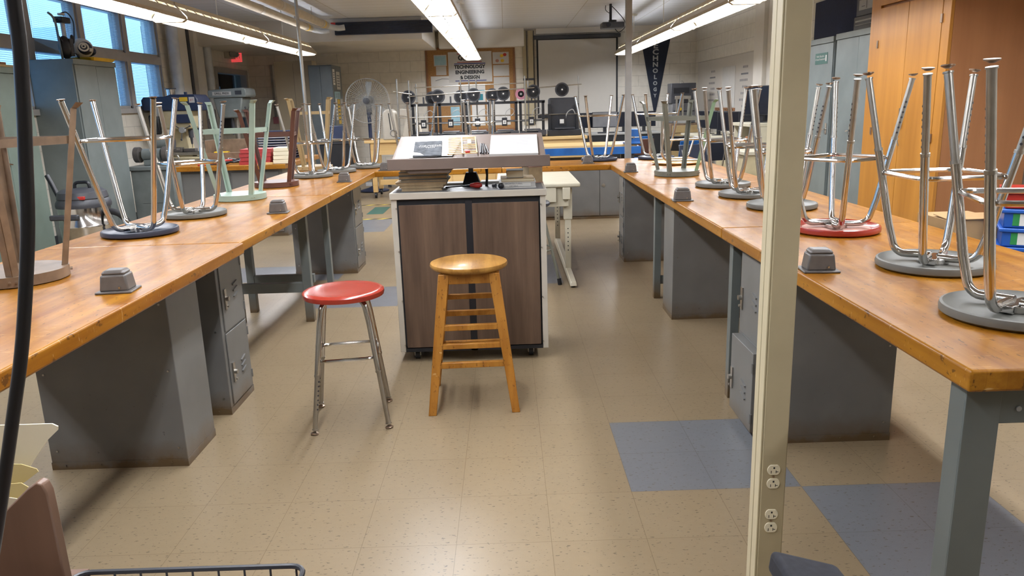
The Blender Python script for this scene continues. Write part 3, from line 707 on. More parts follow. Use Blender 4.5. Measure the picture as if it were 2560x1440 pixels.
for z in (.31, .47):
    x = lw(z); B().box(-x+.01, x-.01, -x-.009, -x+.011, z-.012, z+.012).obj('rung', 'stoolwood', t, bevel=.002) if z < .4 else B().box(-x+.01, x-.01, x-.011, x+.011, z-.012, z+.012).obj('rung', 'stoolwood', t, bevel=.002)
for s_ in (-1, 1):
    B().box(-LT, LT, s_*(LT+.003)-.010, s_*(LT+.003)+.010, .59, .638).obj('seat_rail', 'stoolwood', t, bevel=.002); B().box(s_*(LT+.003)-.010, s_*(LT+.003)+.010, -LT, LT, .59, .638).obj('seat_rail', 'stoolwood', t, bevel=.002)

# ================================================================== LECTERN CART
t = thing('lectern_cart', 'wheeled cabinet with dark woodgrain doors and cream edges', 'cabinet', (-.208, 4.25, 0))
cx, y0, y1 = 0, -.25, .22
B().box(-.405, -.375, y0, y1, .06, .90).obj('side_panel', 'cream', t, bevel=.002); B().box(.375, .405, y0, y1, .06, .90).obj('side_panel', 'cream', t, bevel=.002)
B().box(-.375, .375, y0+.02, y1, .06, .09).box(-.375, .375, y1-.02, y1, .09, .9).box(-.375, .375, y0+.012, y0+.02, .09, .90).obj('carcass', 'matte', t)
B().box(-.41, .41, y0-.01, y1+.01, .895, .93).obj('top', 'cream', t, bevel=.003)
B().box(-.395, .395, y0+.005, y1-.005, .9285, .9315).obj('top_surface', 'grey', t)
for s_ in (-1, 1):
    a, b_ = (-.366, -.018) if s_ < 0 else (.018, .366)
    dr = B().box(a, b_, y0-.004, y0+.012, .085, .865).obj('door', 'walnut', t, bevel=.001)
    q = B()
    for z in (.1, .35, .62, .85): q.cyl(((a if s_ < 0 else b_)-s_*-.012*1, y0-.004, z), ((a if s_ < 0 else b_)-s_*-.012, y0-.007, z), .004, 8)
    q.obj('door_screws', 'satin', dr)
B().box(-.018, .018, y0-.002, y0+.012, .06, .88).box(-.375, .375, y0-.002, y0+.014, .06, .08).obj('center_stile', 'black', t)
for x in (-.32, .31):
    for y in (y0+.07, y1-.07):
        b = B().cyl((x-.012, y, .03), (x+.012, y, .03), .030, 20); b.obj('caster', 'black', t)
        B().box(x-.017, x-.013, y-.012, y+.012, .02, .06).box(x+.013, x+.017, y-.012, y+.012, .02, .06).obj('caster_fork', 'satin', t)
# reading desk
t = thing('reading_desk', 'tilted brown-grey reading desk on a pedestal above the cart', 'lectern', (-.2, 4.25, .9315))
B().hexa([(-.05, -.05, 0), (.055, -.05, 0), (.055, .05, 0), (-.05, .05, 0)], [(-.028, -.03, .075), (.03, -.03, .075), (.03, .03, .075), (-.028, .03, .075)]).obj('pedestal_foot', 'matte', t, bevel=.003)
B().box(-.013, .013, -.015, .015, .07, .20).obj('pedestal_post', 'grey', t, bevel=.002)
M['booklet'] = plain('booklet_cover', '55585c', .85, var=.2, scale=30, spec=.1)
M['desklam'] = plain('grey_brown_laminate', '6e6058', .35, var=.05)
DF, DB = -.30, .12; zf, zb = 1.103-.9315, 1.205-.9315
def dp(x, fy, up=0):
    y = DF+(DB-DF)*fy; z = zf+(zb-zf)*fy; n = Vector((0, -(zb-zf), DB-DF)).normalized(); return Vector((x, y, z))+n*up
B().hexa([dp(-.39, 0, -.018), dp(.40, 0, -.018), dp(.40, 1, -.018), dp(-.39, 1, -.018)], [dp(-.39, 0, 0), dp(.40, 0, 0), dp(.40, 1, 0), dp(-.39, 1, 0)]).obj('desk_board', 'desklam', t, bevel=.004)
B().box(-.41, .42, DF-.016, DF, zf-.052, zf+.006).obj('front_lip', 'desklam', t, bevel=.003)
B().hexa([(-.30, DF, zf-.07), (-.10, DF, zf-.07), (-.10, DF+.02, zf-.07), (-.30, DF+.02, zf-.07)], [(-.33, DF, zf-.05), (-.07, DF, zf-.05), (-.07, DF+.02, zf-.05), (-.33, DF+.02, zf-.05)]).obj('lip_bracket', 'desklam', t)
DO = Vector((-.2, 4.25, .9315))
def sheet(name, label, cat, x0, x1, f0, f1, up0, th, mat, rz=0, mats=None, group=None, lines=0):
    c = DO+dp((x0+x1)/2+.2*0, (f0+f1)/2, up0); ang = math.atan2(zb-zf, DB-DF); Rm = Matrix.Rotation(ang, 3, 'X')@Matrix.Rotation(rz, 3, 'Z')
    w, l = x1-x0, (f1-f0)*math.hypot(DB-DF, zb-zf)
    o = B().box(-w/2, w/2, -l/2, l/2, 0, th).obj(name, mat); o.matrix_world = Matrix.Translation(c)@Rm.to_4x4(); tag(o, label, cat, group)
    if lines:
        b = B(); random.seed(lines)
        for k in range(lines):
            yy = l/2-.02-k*(l-.03)/lines; b.box(-w/2+.02, w/2-.02-random.random()*w*.25, yy-.0012, yy+.0012, th, th+.0003)
        q = b.obj('printed_lines', 'inkg', o)
    return o, w, l, th
# x here is in desk-local coordinates (desk centre = -0.2)
sheet('white_card', 'small white card at the left end of reading desk', 'paper', -.375, -.30, .03, .48, .0005, .003, 'white', .02, lines=0)
sheet('white_sheet', 'white sheets fanned behind the printed booklet', 'paper', -.31, -.17, .03, .72, .004, .004, 'white', .10, lines=7)
sheet('loose_sheet', 'loose white sheet between booklet and slatted frame', 'paper', -.16, -.06, .05, .78, .0082, .0008, 'white', -.12, lines=5)
o, w, l, th = sheet('printed_booklet', 'grey booklet with a hand picture and pale lettering', 'booklet', -.285, -.14, .02, .62, .0102, .006, 'booklet', .05)
b = B().prism([(-w/2, -l/2+.02), (-w/2+.055, -l/2+.012), (-w/2+.035, -l/2+.05), (-w/2, -l/2+.07)], th, th+.0004); b.obj('cover_picture', 'tan_e', o)
cuM = Matrix.Translation((.012, .03, th+.0003))
text('cover_title', 'THE WORLD\nTHAT TRAINS\nTECH', .020, 'white', cuM, o, .0002)
o, w, l, th = sheet('paper_stack', 'thick stack of printed white sheets at right of reading desk', 'paper', .115, .365, .03, .82, .0005, .012, 'white', -.02, lines=18)
# slatted laser-cut frame
c = DO+dp(-.035, .42, .0125); Rm = Matrix.Rotation(math.atan2(zb-zf, DB-DF), 3, 'X')@Matrix.Rotation(.06, 3, 'Z')
b = B(); W_, L_ = .155, .30
b.box(-W_/2, -W_/2+.006, -L_/2, L_/2, 0, .004).box(W_/2-.006, W_/2, -L_/2, L_/2, 0, .004).box(-W_/2, W_/2, L_/2-.008, L_/2, 0, .004).box(-W_/2, W_/2, -L_/2, -L_/2+.008, 0, .004).box(-.004, .004, -L_/2, L_/2, 0, .004)
for k in range(9):
    y = -L_/2+.03+k*.03
    b.box(-W_/2, 0, y, y+.006, 0, .004)
    if k not in (5, 6, 1): b.box(0, W_/2, y, y+.006, 0, .004)
b.box(.03, .05, .02, .10, 0, .004)
o = b.obj('slatted_frame', 'maple'); o.matrix_world = Matrix.Translation(c)@Rm.to_4x4(); tag(o, 'pale laser-cut slatted wooden frame on the reading desk', 'wood model')
c = DO+dp(.0, .10, .014); o = B().box(-.012, .012, -.008, .008, 0, .012).obj('red_clip', 'red', bevel=.002); o.matrix_world = Matrix.Translation(c)@Rm.to_4x4(); tag(o, 'small red plastic clip on the slatted frame', 'clip')
o = B().tube([(.0, -.06, .004), (.0, .02, .03), (0, .05, .01)], .004, 8).tube([(.015, -.05, .004), (.008, .03, .028), (0.012, .06, .01)], .004, 8).tube([(.03, -.06, .004), (.02, .02, .02), (0.02, .07, .008)], .004, 8).tube([(-.012, -.05, .004), (-.005, .06, .02)], .005, 8).obj('marker_bundle', ['black'])
o.matrix_world = Matrix.Translation(DO+dp(.075, .25, .002))@Rm.to_4x4(); tag(o, 'tangle of black pens and clips beside the sheet stack', 'pens')

# books and tools on the cart top
ZT = .9315
def book(label, x0, x1, y0, y1, z, th, cov, rz=0, group=None, pages='bookpages'):
    t = thing('book', label, 'book', ((x0+x1)/2, (y0+y1)/2, z), rz, group); w, l = (x1-x0)/2, (y1-y0)/2; ct = min(.003, th*.2)
    B().box(-w+.003, w-.003, -l+.003, l-.003, ct, th-ct).obj('pages', pages, t)
    B().box(-w, w, -l, l, 0, ct).box(-w, w, -l, l, th-ct, th).box(-w, w, l-.002, l, ct, th-ct).obj('cover', cov, t)
    return t
zz = ZT; GB = 'old books stacked at left on the cart'
specs = [('bottom tan book of the left stack', -.565, -.35, .016, 'bookpages', .03), ('second book from the bottom of left stack', -.573, -.335, .014, 'bookpages', -.03), ('third book up in the left stack, tan and wavy', -.595, -.325, .016, 'bookpages', .02),
         ('middle grey-edged book of the left stack', -.56, -.315, .012, 'bookgrey', -.02), ('thick grey book near top of the left stack', -.575, -.32, .020, 'bookgrey', .03), ('second book from the top of left stack', -.57, -.31, .018, 'bookgrey', -.04), ('topmost soft grey book of the left stack', -.57, -.33, .018, 'bookgrey', .05)]
for l, a, b_, th, cv, rz in specs: book(l, a, b_, 4.06, 4.24, zz, th, cv, rz, GB); zz += th+.0006
GB2 = 'books stacked at right on the cart'
t = book('white spine book with printed title at bottom of right stack', -.045, .15, 4.06, 4.26, ZT, .032, 'whitep', 0, GB2, 'white')
b = B().box(-.095, .07, -.1012, -.1, .008, .026).obj('spine_label', 'whitep', t); text('spine_title', 'ARCHITECTURAL\nDETAILS', .012, 'inkg', TM((-.02, -.1015, .017)), t, .0003)
book('cream book lying on the white spine book', -.035, .14, 4.07, 4.25, ZT+.0325, .018, 'bookpages', .03, GB2, 'creamp')
book('small pocket book on top of the right stack', -.005, .085, 4.08, 4.20, ZT+.0510, .040, 'bookgrey', 0, GB2, 'creamp')
t = book('pinkish hardback leaning upright behind right stack', .10, .185, 4.30, 4.42, ZT, .09, 'seat_pink', .3, GB2)
t = thing('screwdriver', 'long screwdriver with a red handle on the cart', 'tool', (-.20, 4.12, ZT+.016), R(165))
B().tube([(-.065, 0, 0), (-.045, 0, 0), (-.02, 0, 0), (0, 0, 0)], [.008, .017, .014, .009], 12).obj('handle', 'red', t); B().cyl((0, 0, 0), (.14, 0, -.012), .004, 8).obj('shaft', 'black', t)
o = B().tube([(-.115, 4.2, ZT), (-.11, 4.2, ZT+.06), (-.112, 4.2, ZT+.095)], [.008, .006, .009], 8).obj('marker', 'black'); tag(o, 'black marker standing on the cart by the pedestal', 'marker')
o = B().tube([(-.08, 4.12, ZT+.01), (-.062, 4.11, ZT+.012)], [.009, .01], 10).box(-.066, -.06, 4.10, 4.12, ZT, ZT+.01).obj('tape_dispenser', 'dgrey'); tag(o, 'small dark clip lying on the cart top', 'clip')
o = B().sphere((-.035+.0, 4.04, ZT+.016), .016, .012, .016, 12).obj('rubber_ball', 'black'); tag(o, 'black rubber ball beside the white spine book', 'ball')
o = B().box(-.36, -.22, 4.30, 4.40, ZT, ZT+.012).obj('notepad', 'white'); tag(o, 'white notepad lying behind the pedestal, left', 'paper')
o = B().box(-.15, .0, 4.32, 4.42, ZT, ZT+.014).obj('notepad', 'white'); tag(o, 'white notepad lying behind the pedestal, right', 'paper')

# ================================================================== FOREGROUND
# cream power post with outlets
t = thing('power_post', 'cream steel power post with four outlets, floor to ceiling', 'post', (.655, 1.86, 0))
B().box(-.0125, .0515, -.03, .045, 0, ZC).obj('post_body', 'postpaint', t, bevel=.003)
B().box(-.0175, -.0125, -.026, .010, 0, ZC).box(-.0175, -.0125, .0135, .043, 0, ZC).obj('post_cover', 'postlight', t, bevel=.0015)
B().box(-.0135, -.0125, .010, .0135, 0, ZC).obj('cover_seam', 'dgrey', t)
for zc in (.3945, .2660):
    pl = B(); 
    for dz in (.0195, -.0195):
        P = []
        for k in range(24):
            a = 2*PI*k/24; x = .0172*math.cos(a); z = .0172*math.sin(a); z = max(-.0142, min(.0142, z)); P.append((x+.0180, zc+dz+z))
        pl.prof(P, -.0325, -.029, 'y')
    o = pl.obj('duplex_outlet', 'creamp', t, bevel=.0008)
    sl = B()
    for dz in (.0195, -.0195):
        z = zc+dz; sl.box(.0100, .0117, -.0328, -.0322, z-.009, z-.0015).box(.0227, .0243, -.0328, -.0322, z-.009, z-.001).box(.0235, .0295, -.0328, -.0322, z-.0058, z-.0042).box(.0160, .0203, -.0328, -.0322, z+.0035, z+.0085)
    sl.obj('outlet_slots', 'ink', o)
    B().cyl((.0180, -.0312, zc), (.0180, -.0290, zc), .003, 10).obj('plate_screw', 'bronze', o)
# hanging black cable at left
def catm(P, n=4):
    out = []
    for i in range(len(P)-1):
        p0, p1, p2, p3 = [Vector(P[max(0, min(len(P)-1, j))]) for j in (i-1, i, i+1, i+2)]
        for k in range(n):
            t_ = k/n; out.append(.5*((2*p1)+(-p0+p2)*t_+(2*p0-5*p1+4*p2-p3)*t_**2+(-p0+3*p1-3*p2+p3)*t_**3))
    return out+[Vector(P[-1])]
CABLE = [(-.296, .50, 2.75), (-.297, .50, 2.1), (-.298, .50, 1.6), (-.299, .5, 1.437), (-.303, .5, 1.385), (-.309, .5, 1.34), (-.315, .5, 1.299), (-.324, .5, 1.256), (-.335, .5, 1.211), (-.349, .5, 1.165), (-.370, .5, 1.098), (-.395, .5, 1.02), (-.44, .52, .90), (-.48, .56, .80), (-.50, .60, .735)]
tag(B().tube(catm(CABLE), .0043, 12).obj('power_cable', 'wire'), 'thick black cable hanging down close to the viewer at left', 'cable')
# viewer's desk with organiser, folders, wire tray
t = thing('desk', 'desk just below the photo carrying the wire tray', 'desk', (-.45, .52, 0))
B().box(-.55, .35, -.37, .37, .705, .73).obj('desk_top', 'brownlam', t, bevel=.003)
for x in (-.53, .33):
    for y in (-.35, .35): B().box(x-.02, x+.02, y-.02, y+.02, 0, .705).obj('leg', 'dgrey', t)
t = thing('wire_tray', 'black wire paper tray at the bottom edge of the photo', 'tray', (-.41, .74, .731))
b = B(); zt = .079
def rr(x0, x1, y0, y1, z, rad=.018):
    P = []
    for cx_, cy_, a0 in ((x1-rad, y1-rad, 0), (x0+rad, y1-rad, 90), (x0+rad, y0+rad, 180), (x1-rad, y0+rad, 270)):
        for q in range(5): a = R(a0+q*22.5); P.append((cx_+rad*math.cos(a), cy_+rad*math.sin(a), z))
    return P
b.tube(rr(-.145, .142, -.12, .115, zt), .0034, 8, closed=True)
b.obj('rim', 'wire', t)
w = B()
for k in range(9):
    x = -.13+k*.0325; w.tube([(x, .113, zt), (x, .110, .012), (x, .10, .004), (x, -.11, .004), (x, -.118, .012), (x, -.118, zt)], .0014, 6)
for y in (-.08, 0, .08): w.tube([(-.143, y, zt), (-.141, y, .01), (-.135, y, .004), (.13, y, .004), (.139, y, .01), (.141, y, zt)], .0014, 6)
w.obj('wires', 'wire', t)
o = B().box(-.53, -.30, .645, .838, .739, .802).obj('paper_stack', 'white'); tag(o, 'white paper filling the black wire tray', 'paper')
t = thing('file_organizer', 'brown woodgrain file organizer panel at lower left', 'organizer', (-.72, .857, .731))
P = [(-.20, 0), (.150, 0), (.149, .08), (.148, .157), (.147, .190), (.143, .202), (.136, .205), (.124, .197), (.079, .157), (-.02, .08), (-.20, .0)][:-1]+[(-.20, .03)]
B().prof(P, -.004, .012, 'y').obj('front_panel', 'brownlam', t, bevel=.002); B().prof([(x-.14, z*.6) for x, z in P], .11, .124, 'y').obj('rear_panel', 'brownlam', t, bevel=.002)
B().box(-.20, .11, .012, .11, 0, .012).obj('base', 'brownlam', t)
gF = 'folders in the organizer'
def folder(label, P, y, mat, th=.0012):
    o = B().prof([(x, z) for x, z in P], y, y+th, 'y').obj('file_folder', mat); tag(o, label, 'folder', gF); return o
folder('large cream folder sheet sticking up and out at left', [(-.90, .744), (-.74, .744), (-.686, .85), (-.667, .884), (-.604, .962), (-.589, .975), (-.588, .980), (-.595, .984), (-.90, .984)], .920, 'creamp', .002)
folder('manila folder, upper tab, in front of the cream sheet', [(-.90, .744), (-.70, .744), (-.655, .90), (-.632, .912), (-.612, .926), (-.614, .930), (-.632, .937), (-.66, .938), (-.90, .92)], .903, 'manila')
folder('manila folder, middle tab, behind organizer panel', [(-.90, .744), (-.70, .744), (-.66, .88), (-.628, .902), (-.622, .910), (-.63, .916), (-.90, .90)], .893, 'manila')
folder('cream folder, lowest tab, nearest organizer panel', [(-.90, .744), (-.70, .744), (-.665, .87), (-.628, .890), (-.622, .898), (-.64, .902), (-.90, .87)], .882, 'creamp')
# black upholstered chair, only one corner in view
t = thing('task_chair', 'black padded chair arm showing behind the foot of the post', 'chair', (.36, 1.02, 0), 0)
B().box(-.22, .22, -.24, .24, .36, .425).obj('seat', 'blackcloth', t, bevel=.025, segs=4)
B().cyl((0, 0, .10), (0, 0, .36), .03, 16).obj('gas_column', 'satin', t)
for sx in (-1, 1):
    q = 0 if sx > 0 else -.17
    am = B().hexa([(sx*.20-.065, q, .44), (sx*.20+.065, q, .44), (sx*.20+.068, q+.31, .425), (sx*.20-.065, q+.34, .44)], [(sx*.20-.06, q, .502), (sx*.20+.06, q, .497), (sx*.20+.060, q+.30, .475), (sx*.20-.065, q+.325, .4985)]).obj('armrest', 'blackcloth', t, bevel=.014, segs=4)
    B().box(sx*.20-.02, sx*.20+.02, .05, .10, .38, .45).obj('arm_bracket', 'black', am)
for k in range(5):
    a = 2*PI*k/5+.3; lg = B().bar((0, 0, .11), (.25*math.cos(a), .25*math.sin(a), .07), .04, .03).obj('leg', 'black', t)
    B().cyl((.25*math.cos(a)-.02, .25*math.sin(a), .027), (.25*math.cos(a)+.02, .25*math.sin(a), .027), .027, 14).obj('caster', 'black', lg)
B().box(-.04, .04, -.27, -.245, .36, .60).obj('back_post', 'black', t); B().box(-.19, .19, -.30, -.25, .48, .62).obj('backrest', 'blackcloth', t, bevel=.02)

# conduit poles rising from the cross bench
o = B().cyl((-1.955, 7.72, .80), (-1.955, 7.72, ZC), .016, 14).obj('conduit_pole', 'satin'); tag(o, 'thin grey conduit pole rising from left bench corner', 'pole')
t = thing('conduit_pole', 'square grey post rising behind the right bench to ceiling', 'pole', (1.24, 7.92, 0))
B().box(-.03, .03, -.03, .03, 0, ZC).obj('post_body', 'lgrey', t, bevel=.002)

# white adjustable desk and grey stool past the cart
t = thing('white_desk', 'white adjustable desk right behind the lectern cart', 'desk', (.24, 6.75, 0))
B().box(-.33, .33, -.74, .74, .715, .75).obj('desk_top', 'offwhite', t, bevel=.012, segs=3)
B().box(-.3, .24, -.70, -.66, .56, .714).obj('front_panel', 'offwhite', t, bevel=.004); B().box(-.25, .14, -.73, -.71, .60, .714).obj('drawer_front', 'offwhite', t, bevel=.003)
B().box(.19, .25, -.74, -.56, .62, .714).obj('bracket', 'offwhite', t, bevel=.004)
for y, xx in ((-.64, .235), (.66, .235), (-.64, -.29), (.66, -.29)):
    lg = B().box(xx-.035, xx+.035, y-.02, y+.02, .45, .70).obj('leg', 'offwhite', t, bevel=.004)
    B().box(xx-.024, xx+.024, y-.014, y+.014, .05, .46).obj('leg_extension', 'offwhite', lg, bevel=.003)
    h = B()
    for k in range(6): h.cyl((xx, y-.0142, .20+k*.035), (xx, y-.0148, .20+k*.035), .005, 10)
    h.obj('adjustment_holes', 'ink', lg)
for xx in (.235, -.29): 
    ys = -1.14 if xx > 0 else -.70; ft = B().hexa([(xx-.028, ys, .012), (xx+.028, ys, .012), (xx+.028, .78, .012), (xx-.028, .78, .012)], [(xx-.022, ys+.02, .045), (xx+.022, ys+.02, .045), (xx+.022, .74, .075), (xx-.022, .74, .075)]).obj('foot', 'offwhite', t, bevel=.006)
    B().cyl((xx, ys+.04, 0), (xx, ys+.04, .014), .016, 12).cyl((xx, .74, 0), (xx, .74, .014), .016, 12).obj('glide', 'black', ft)
t = thing('grey_stool', 'grey metal stool half hidden right of the lectern cart', 'stool', (.16, 5.84, 0), R(18))
B().lathe([(.001, .60), (.15, .60), (.16, .61), (.16, .625), (.15, .635), (.001, .635)], seg=32).obj('seat', 'dgrey', t)
for k in range(4):
    a = PI/4+PI/2*k; ca, sa = math.cos(a), math.sin(a)
    lg = B().tube([(.10*ca, .10*sa, .60), (.24*ca, .24*sa, .03)], .011, 10).obj('leg', 'greygreen_e', t); B().tube([(.238*ca, .238*sa, .05), (.246*ca, .246*sa, 0)], .016, 10).obj('rubber_foot', 'matte', lg)
B().tube([(.175*math.cos(2*PI*k/24), .175*math.sin(2*PI*k/24), .27) for k in range(24)], .007, 8, closed=True).obj('foot_ring', 'greygreen_e', t)

# floor marks: tape lines, green tile
for l, y in (('near hazard-striped tape line across the far floor', 9.62), ('far hazard-striped tape line across the far floor', 11.06)):
    t = thing('floor_tape', l, 'tape', (-1.0, y, 0)); w = B().box(-2.2, 1.0, -.03, .03, .0003, .0012); w.obj('tape_strip', 'tape_y', t)
    s_ = B()
    for k in range(16): x = -2.18+k*.2; s_.prism([(x, -.03), (x+.11, -.03), (x+.19, .03), (x+.08, .03)], .0012, .0018)
    s_.obj('black_stripes', 'ink', t)
tag(B().prism([(-1.88, 10.08), (-1.66, 10.08), (-1.66, 10.80), (-1.88, 10.80)], .0003, .0015).obj('floor_marker', 'teal'), 'dark green strip stuck on the far floor', 'floor marker')

# ================================================================== LEFT SIDE
def cabinet(name, label, x0, x1, y0, y1, h, face, mat, frac=.5, handle=True, cap=.06, base=0):
    t = thing(name, label, 'cabinet', ((x0+x1)/2, (y0+y1)/2, base)); cx, cy = (x0+x1)/2, (y0+y1)/2; X0, X1, Y0, Y1 = x0-cx, x1-cx, y0-cy, y1-cy
    B().box(X0, X1, Y0, Y1, 0, h).obj('body', mat, t, bevel=.004)
    if face in ('+x', '-x'):
        s = 1 if face == '+x' else -1; xf = X1 if s > 0 else X0; ym = Y0+(Y1-Y0)*frac
        for i, (a, b_) in enumerate(((Y0+.02, ym-.002), (ym+.002, Y1-.02))):
            if b_-a < .05: continue
            dr = B().box(min(xf, xf+s*.012), max(xf, xf+s*.012), a, b_, .06, h-cap).obj('door', mat, t, bevel=.002)
            if handle and i == (1 if s < 0 else 0):
                yy = (a+.05) if (s < 0) else (b_-.05); xs = xf+s*.012
                B().box(min(xs, xs+s*.006), max(xs, xs+s*.006), yy-.02, yy+.02, h*.53-.05, h*.53+.06).bar((xs+s*.02, yy-.01, h*.53), (xs+s*.02, yy+.05, h*.53-.01), .012).cyl((xs, yy, h*.53), (xs+s*.02, yy, h*.53), .008, 8).obj('handle', 'chrome', dr)
        B().box(min(xf, xf+s*.015), max(xf, xf+s*.015), Y0-.002, Y1+.002, h-cap+.006, h+.001).obj('top_rail', mat, t, bevel=.002)
    else:
        for i, (a, b_) in enumerate(((X0+.01, -.002), (.002, X1-.01))):
            dr = B().box(a, b_, Y0-.012, Y0, .06, h-.02).obj('door', mat, t, bevel=.002)
    return t
cabinet('storage_cabinet', 'pale green-grey steel cabinet at the left edge of photo', -5.0, -4.56, 6.62, 7.63, 1.83, '+x', 'steel_gg')
cabinet('storage_cabinet', 'tall grey steel cabinet in front of the windows', -5.0, -4.53, 8.40, 9.30, 1.965, '+x', 'steel_n')
tag(B().lathe([(.001, 0), (.028, 0), (.028, .002), (.001, .002)], (-4.545, 7.47, 1.60), 20, 'x').obj('round_sticker', 'tan_e'), 'round orange-tan sticker on the pale green cabinet door', 'sticker')
# things on the cabinets
o = B().box(-4.98, -4.60, 6.75, 7.60, 1.832, 1.857).obj('wood_plank', 'maple'); tag(o, 'light wood plank lying flat on the green-grey cabinet', 'wood', 'wood scraps on the cabinet')
o = B().box(-4.95, -4.66, 6.70, 7.50, 1.858, 1.885).obj('wood_plank', 'plyside'); tag(o, 'brown wood plank on top of the light plank', 'wood', 'wood scraps on the cabinet')
o = B().hexa([(-4.95, 7.12, 1.886), (-4.93, 7.12, 1.886), (-4.93, 7.50, 1.886), (-4.95, 7.50, 1.886)], [(-4.985, 7.12, 2.42), (-4.965, 7.12, 2.42), (-4.965, 7.52, 2.42), (-4.985, 7.52, 2.42)]).obj('leaning_board', 'orange'); tag(o, 'orange-brown board leaning against the window at far left', 'board')
ZL = 1.966
t = thing('plastic_lid', 'yellow plastic lid under the sander on the grey cabinet', 'lid', (-4.62, 9.02, ZL)); B().hexa([(-.15, -.22, 0), (.12, -.22, 0), (.12, .2, 0), (-.15, .2, 0)], [(-.17, -.25, .035), (.14, -.25, .035), (.14, .23, .035), (-.17, .23, .035)]).obj('lid', 'yellow', t, bevel=.004)
t = thing('safety_mask', 'rounded blue and white mask on the yellow lid', 'mask', (-4.66, 8.90, ZL+.036))
B().sphere((0, 0, .105), .10, .14, .105, 24).obj('shell', 'whitep', t)
q = B().sphere((.04, -.035, .10), .075, .105, .075, 20); q.sphere((.0, .10, .075), .095, .065, .06, 14); q.obj('blue_face', 'navy', t)
b = B()
def mp_(a, e): return (.04+.078*math.cos(e)*math.cos(a), -.035+.108*math.cos(e)*math.sin(a), .10+.078*math.sin(e))
b.tube([mp_(-1.0+.55*math.cos(q_*PI/8), .1+.55*math.sin(q_*PI/8)) for q_ in range(16)], .010, 8, closed=True)
b.tube([mp_(-1.0+.22*math.cos(q_*PI/6), .18+.22*math.sin(q_*PI/6)) for q_ in range(12)], .008, 8, closed=True)
for k in range(4): b.tube([mp_(-.2+.14*k, -.5), mp_(-.25+.14*k, -.05)], .005, 6)
b.obj('white_ribs', 'whitep', t)
t = thing('inspection_camera', 'black camera stand with dangling wires on grey cabinet', 'camera', (-4.70, 8.63, ZL))
B().sphere((0, 0, .13), .06, .085, .12, 18).obj('housing', 'black', t, bevel=0); B().box(-.03, .06, .0, .07, .04, .22).obj('bracket', 'dgrey', t, bevel=.006)
B().cyl((0, .02, .22), (0, .02, .42), .022, 14).obj('column', 'pipew', t); B().box(-.05, .05, -.07, .10, .38, .44).obj('camera_head', 'black', t, bevel=.008)
B().lathe([(.001, 0), (.035, 0), (.035, .02), (.001, .02)], (0, .02, .46), 16).obj('ring', 'whitep', t)
B().tube(catm([(0, 0, .44), (0, -.09, .40), (0, -.11, .28), (.02, -.06, .18)]), .006, 6).tube(catm([(0, .02, .48), (0, .14, .50), (0, .24, .42), (0, .22, .28), (.02, .15, .14), (.02, .2, .02)]), .007, 6).tube(catm([(.04, .0, .03), (.08, .04, .07), (.09, .08, .02), (.10, .06, .06)]), .004, 6).obj('wires', 'wire', t)
B().sphere((.03, .11, .22), .02, .035, .05, 12).obj('lens_unit', 'black', t)
o = B().tube(catm([(-4.70, 8.06+.35, ZL+.46), (-4.70, 8.48, ZL+.43), (-4.70, 8.52, ZL+.36), (-4.70, 8.53, ZL+.2), (-4.70, 8.55, ZL)]), .012, 8).obj('bent_tube', 'steel_n'); tag(o, 'bent grey metal tube standing on the grey cabinet', 'tube')
o = B().hexa([(-4.9, 8.41, ZL), (-4.62, 8.41, ZL), (-4.62, 8.414, ZL), (-4.9, 8.414, ZL)], [(-4.9, 8.44, ZL+.32), (-4.65, 8.44, ZL+.32), (-4.65, 8.444, ZL+.32), (-4.9, 8.444, ZL+.32)]).obj('clear_sheet', 'acrylic'); tag(o, 'clear plastic sheet standing on the grey cabinet', 'plastic sheet')

# shop vacuum
t = thing('shop_vacuum', 'black and steel shop vacuum between cabinet and left bench', 'vacuum', (-3.98, 7.2, 0))
B().lathe([(.001, .10), (.215, .10), (.22, .12), (.225, .36), (.232, .37), (.232, .385), (.225, .395), (.222, .55), (.001, .55)], seg=36).obj('tank', 'chrome', t)
B().lathe([(.001, .55), (.235, .55), (.238, .575), (.232, .60), (.215, .625), (.22, .635), (.205, .69), (.17, .715), (.001, .725)], seg=36).obj('motor_head', 'dgrey', t)
B().tube(catm([(-.06, 0, .70), (-.05, 0, .765), (.02, 0, .775), (.07, 0, .765), (.08, 0, .70)]), .015, 10).obj('carry_handle', 'black', t)
B().box(.06, .12, -.205, -.16, .63, .66).obj('switch', 'red', t, bevel=.004); B().box(-.2, .06, -.25, -.20, .45, .50).obj('side_bracket', 'dgrey', t, bevel=.012)
B().tube(catm([(.215, -.05, .50), (.29, -.06, .50), (.37, -.06, .46), (.42, -.05, .36), (.38, -.04, .26), (.28, -.03, .24), (.24, -.02, .28)]), .030, 12).obj('hose', 'matte', t)
B().tube(catm([(-.23, .05, .56), (-.30, .08, .72), (-.36, .1, .84)]), .022, 10).obj('wand', 'black', t)
for k in range(4):
    a = PI/4+PI/2*k; lg = B().box(.19*math.cos(a)-.04, .19*math.cos(a)+.04, .19*math.sin(a)-.04, .19*math.sin(a)+.04, .06, .12).obj('foot', 'black', t, bevel=.008); B().cyl((.2*math.cos(a)-.012, .2*math.sin(a), .03), (.2*math.cos(a)+.012, .2*math.sin(a), .03), .03, 14).obj('caster', 'black', lg)

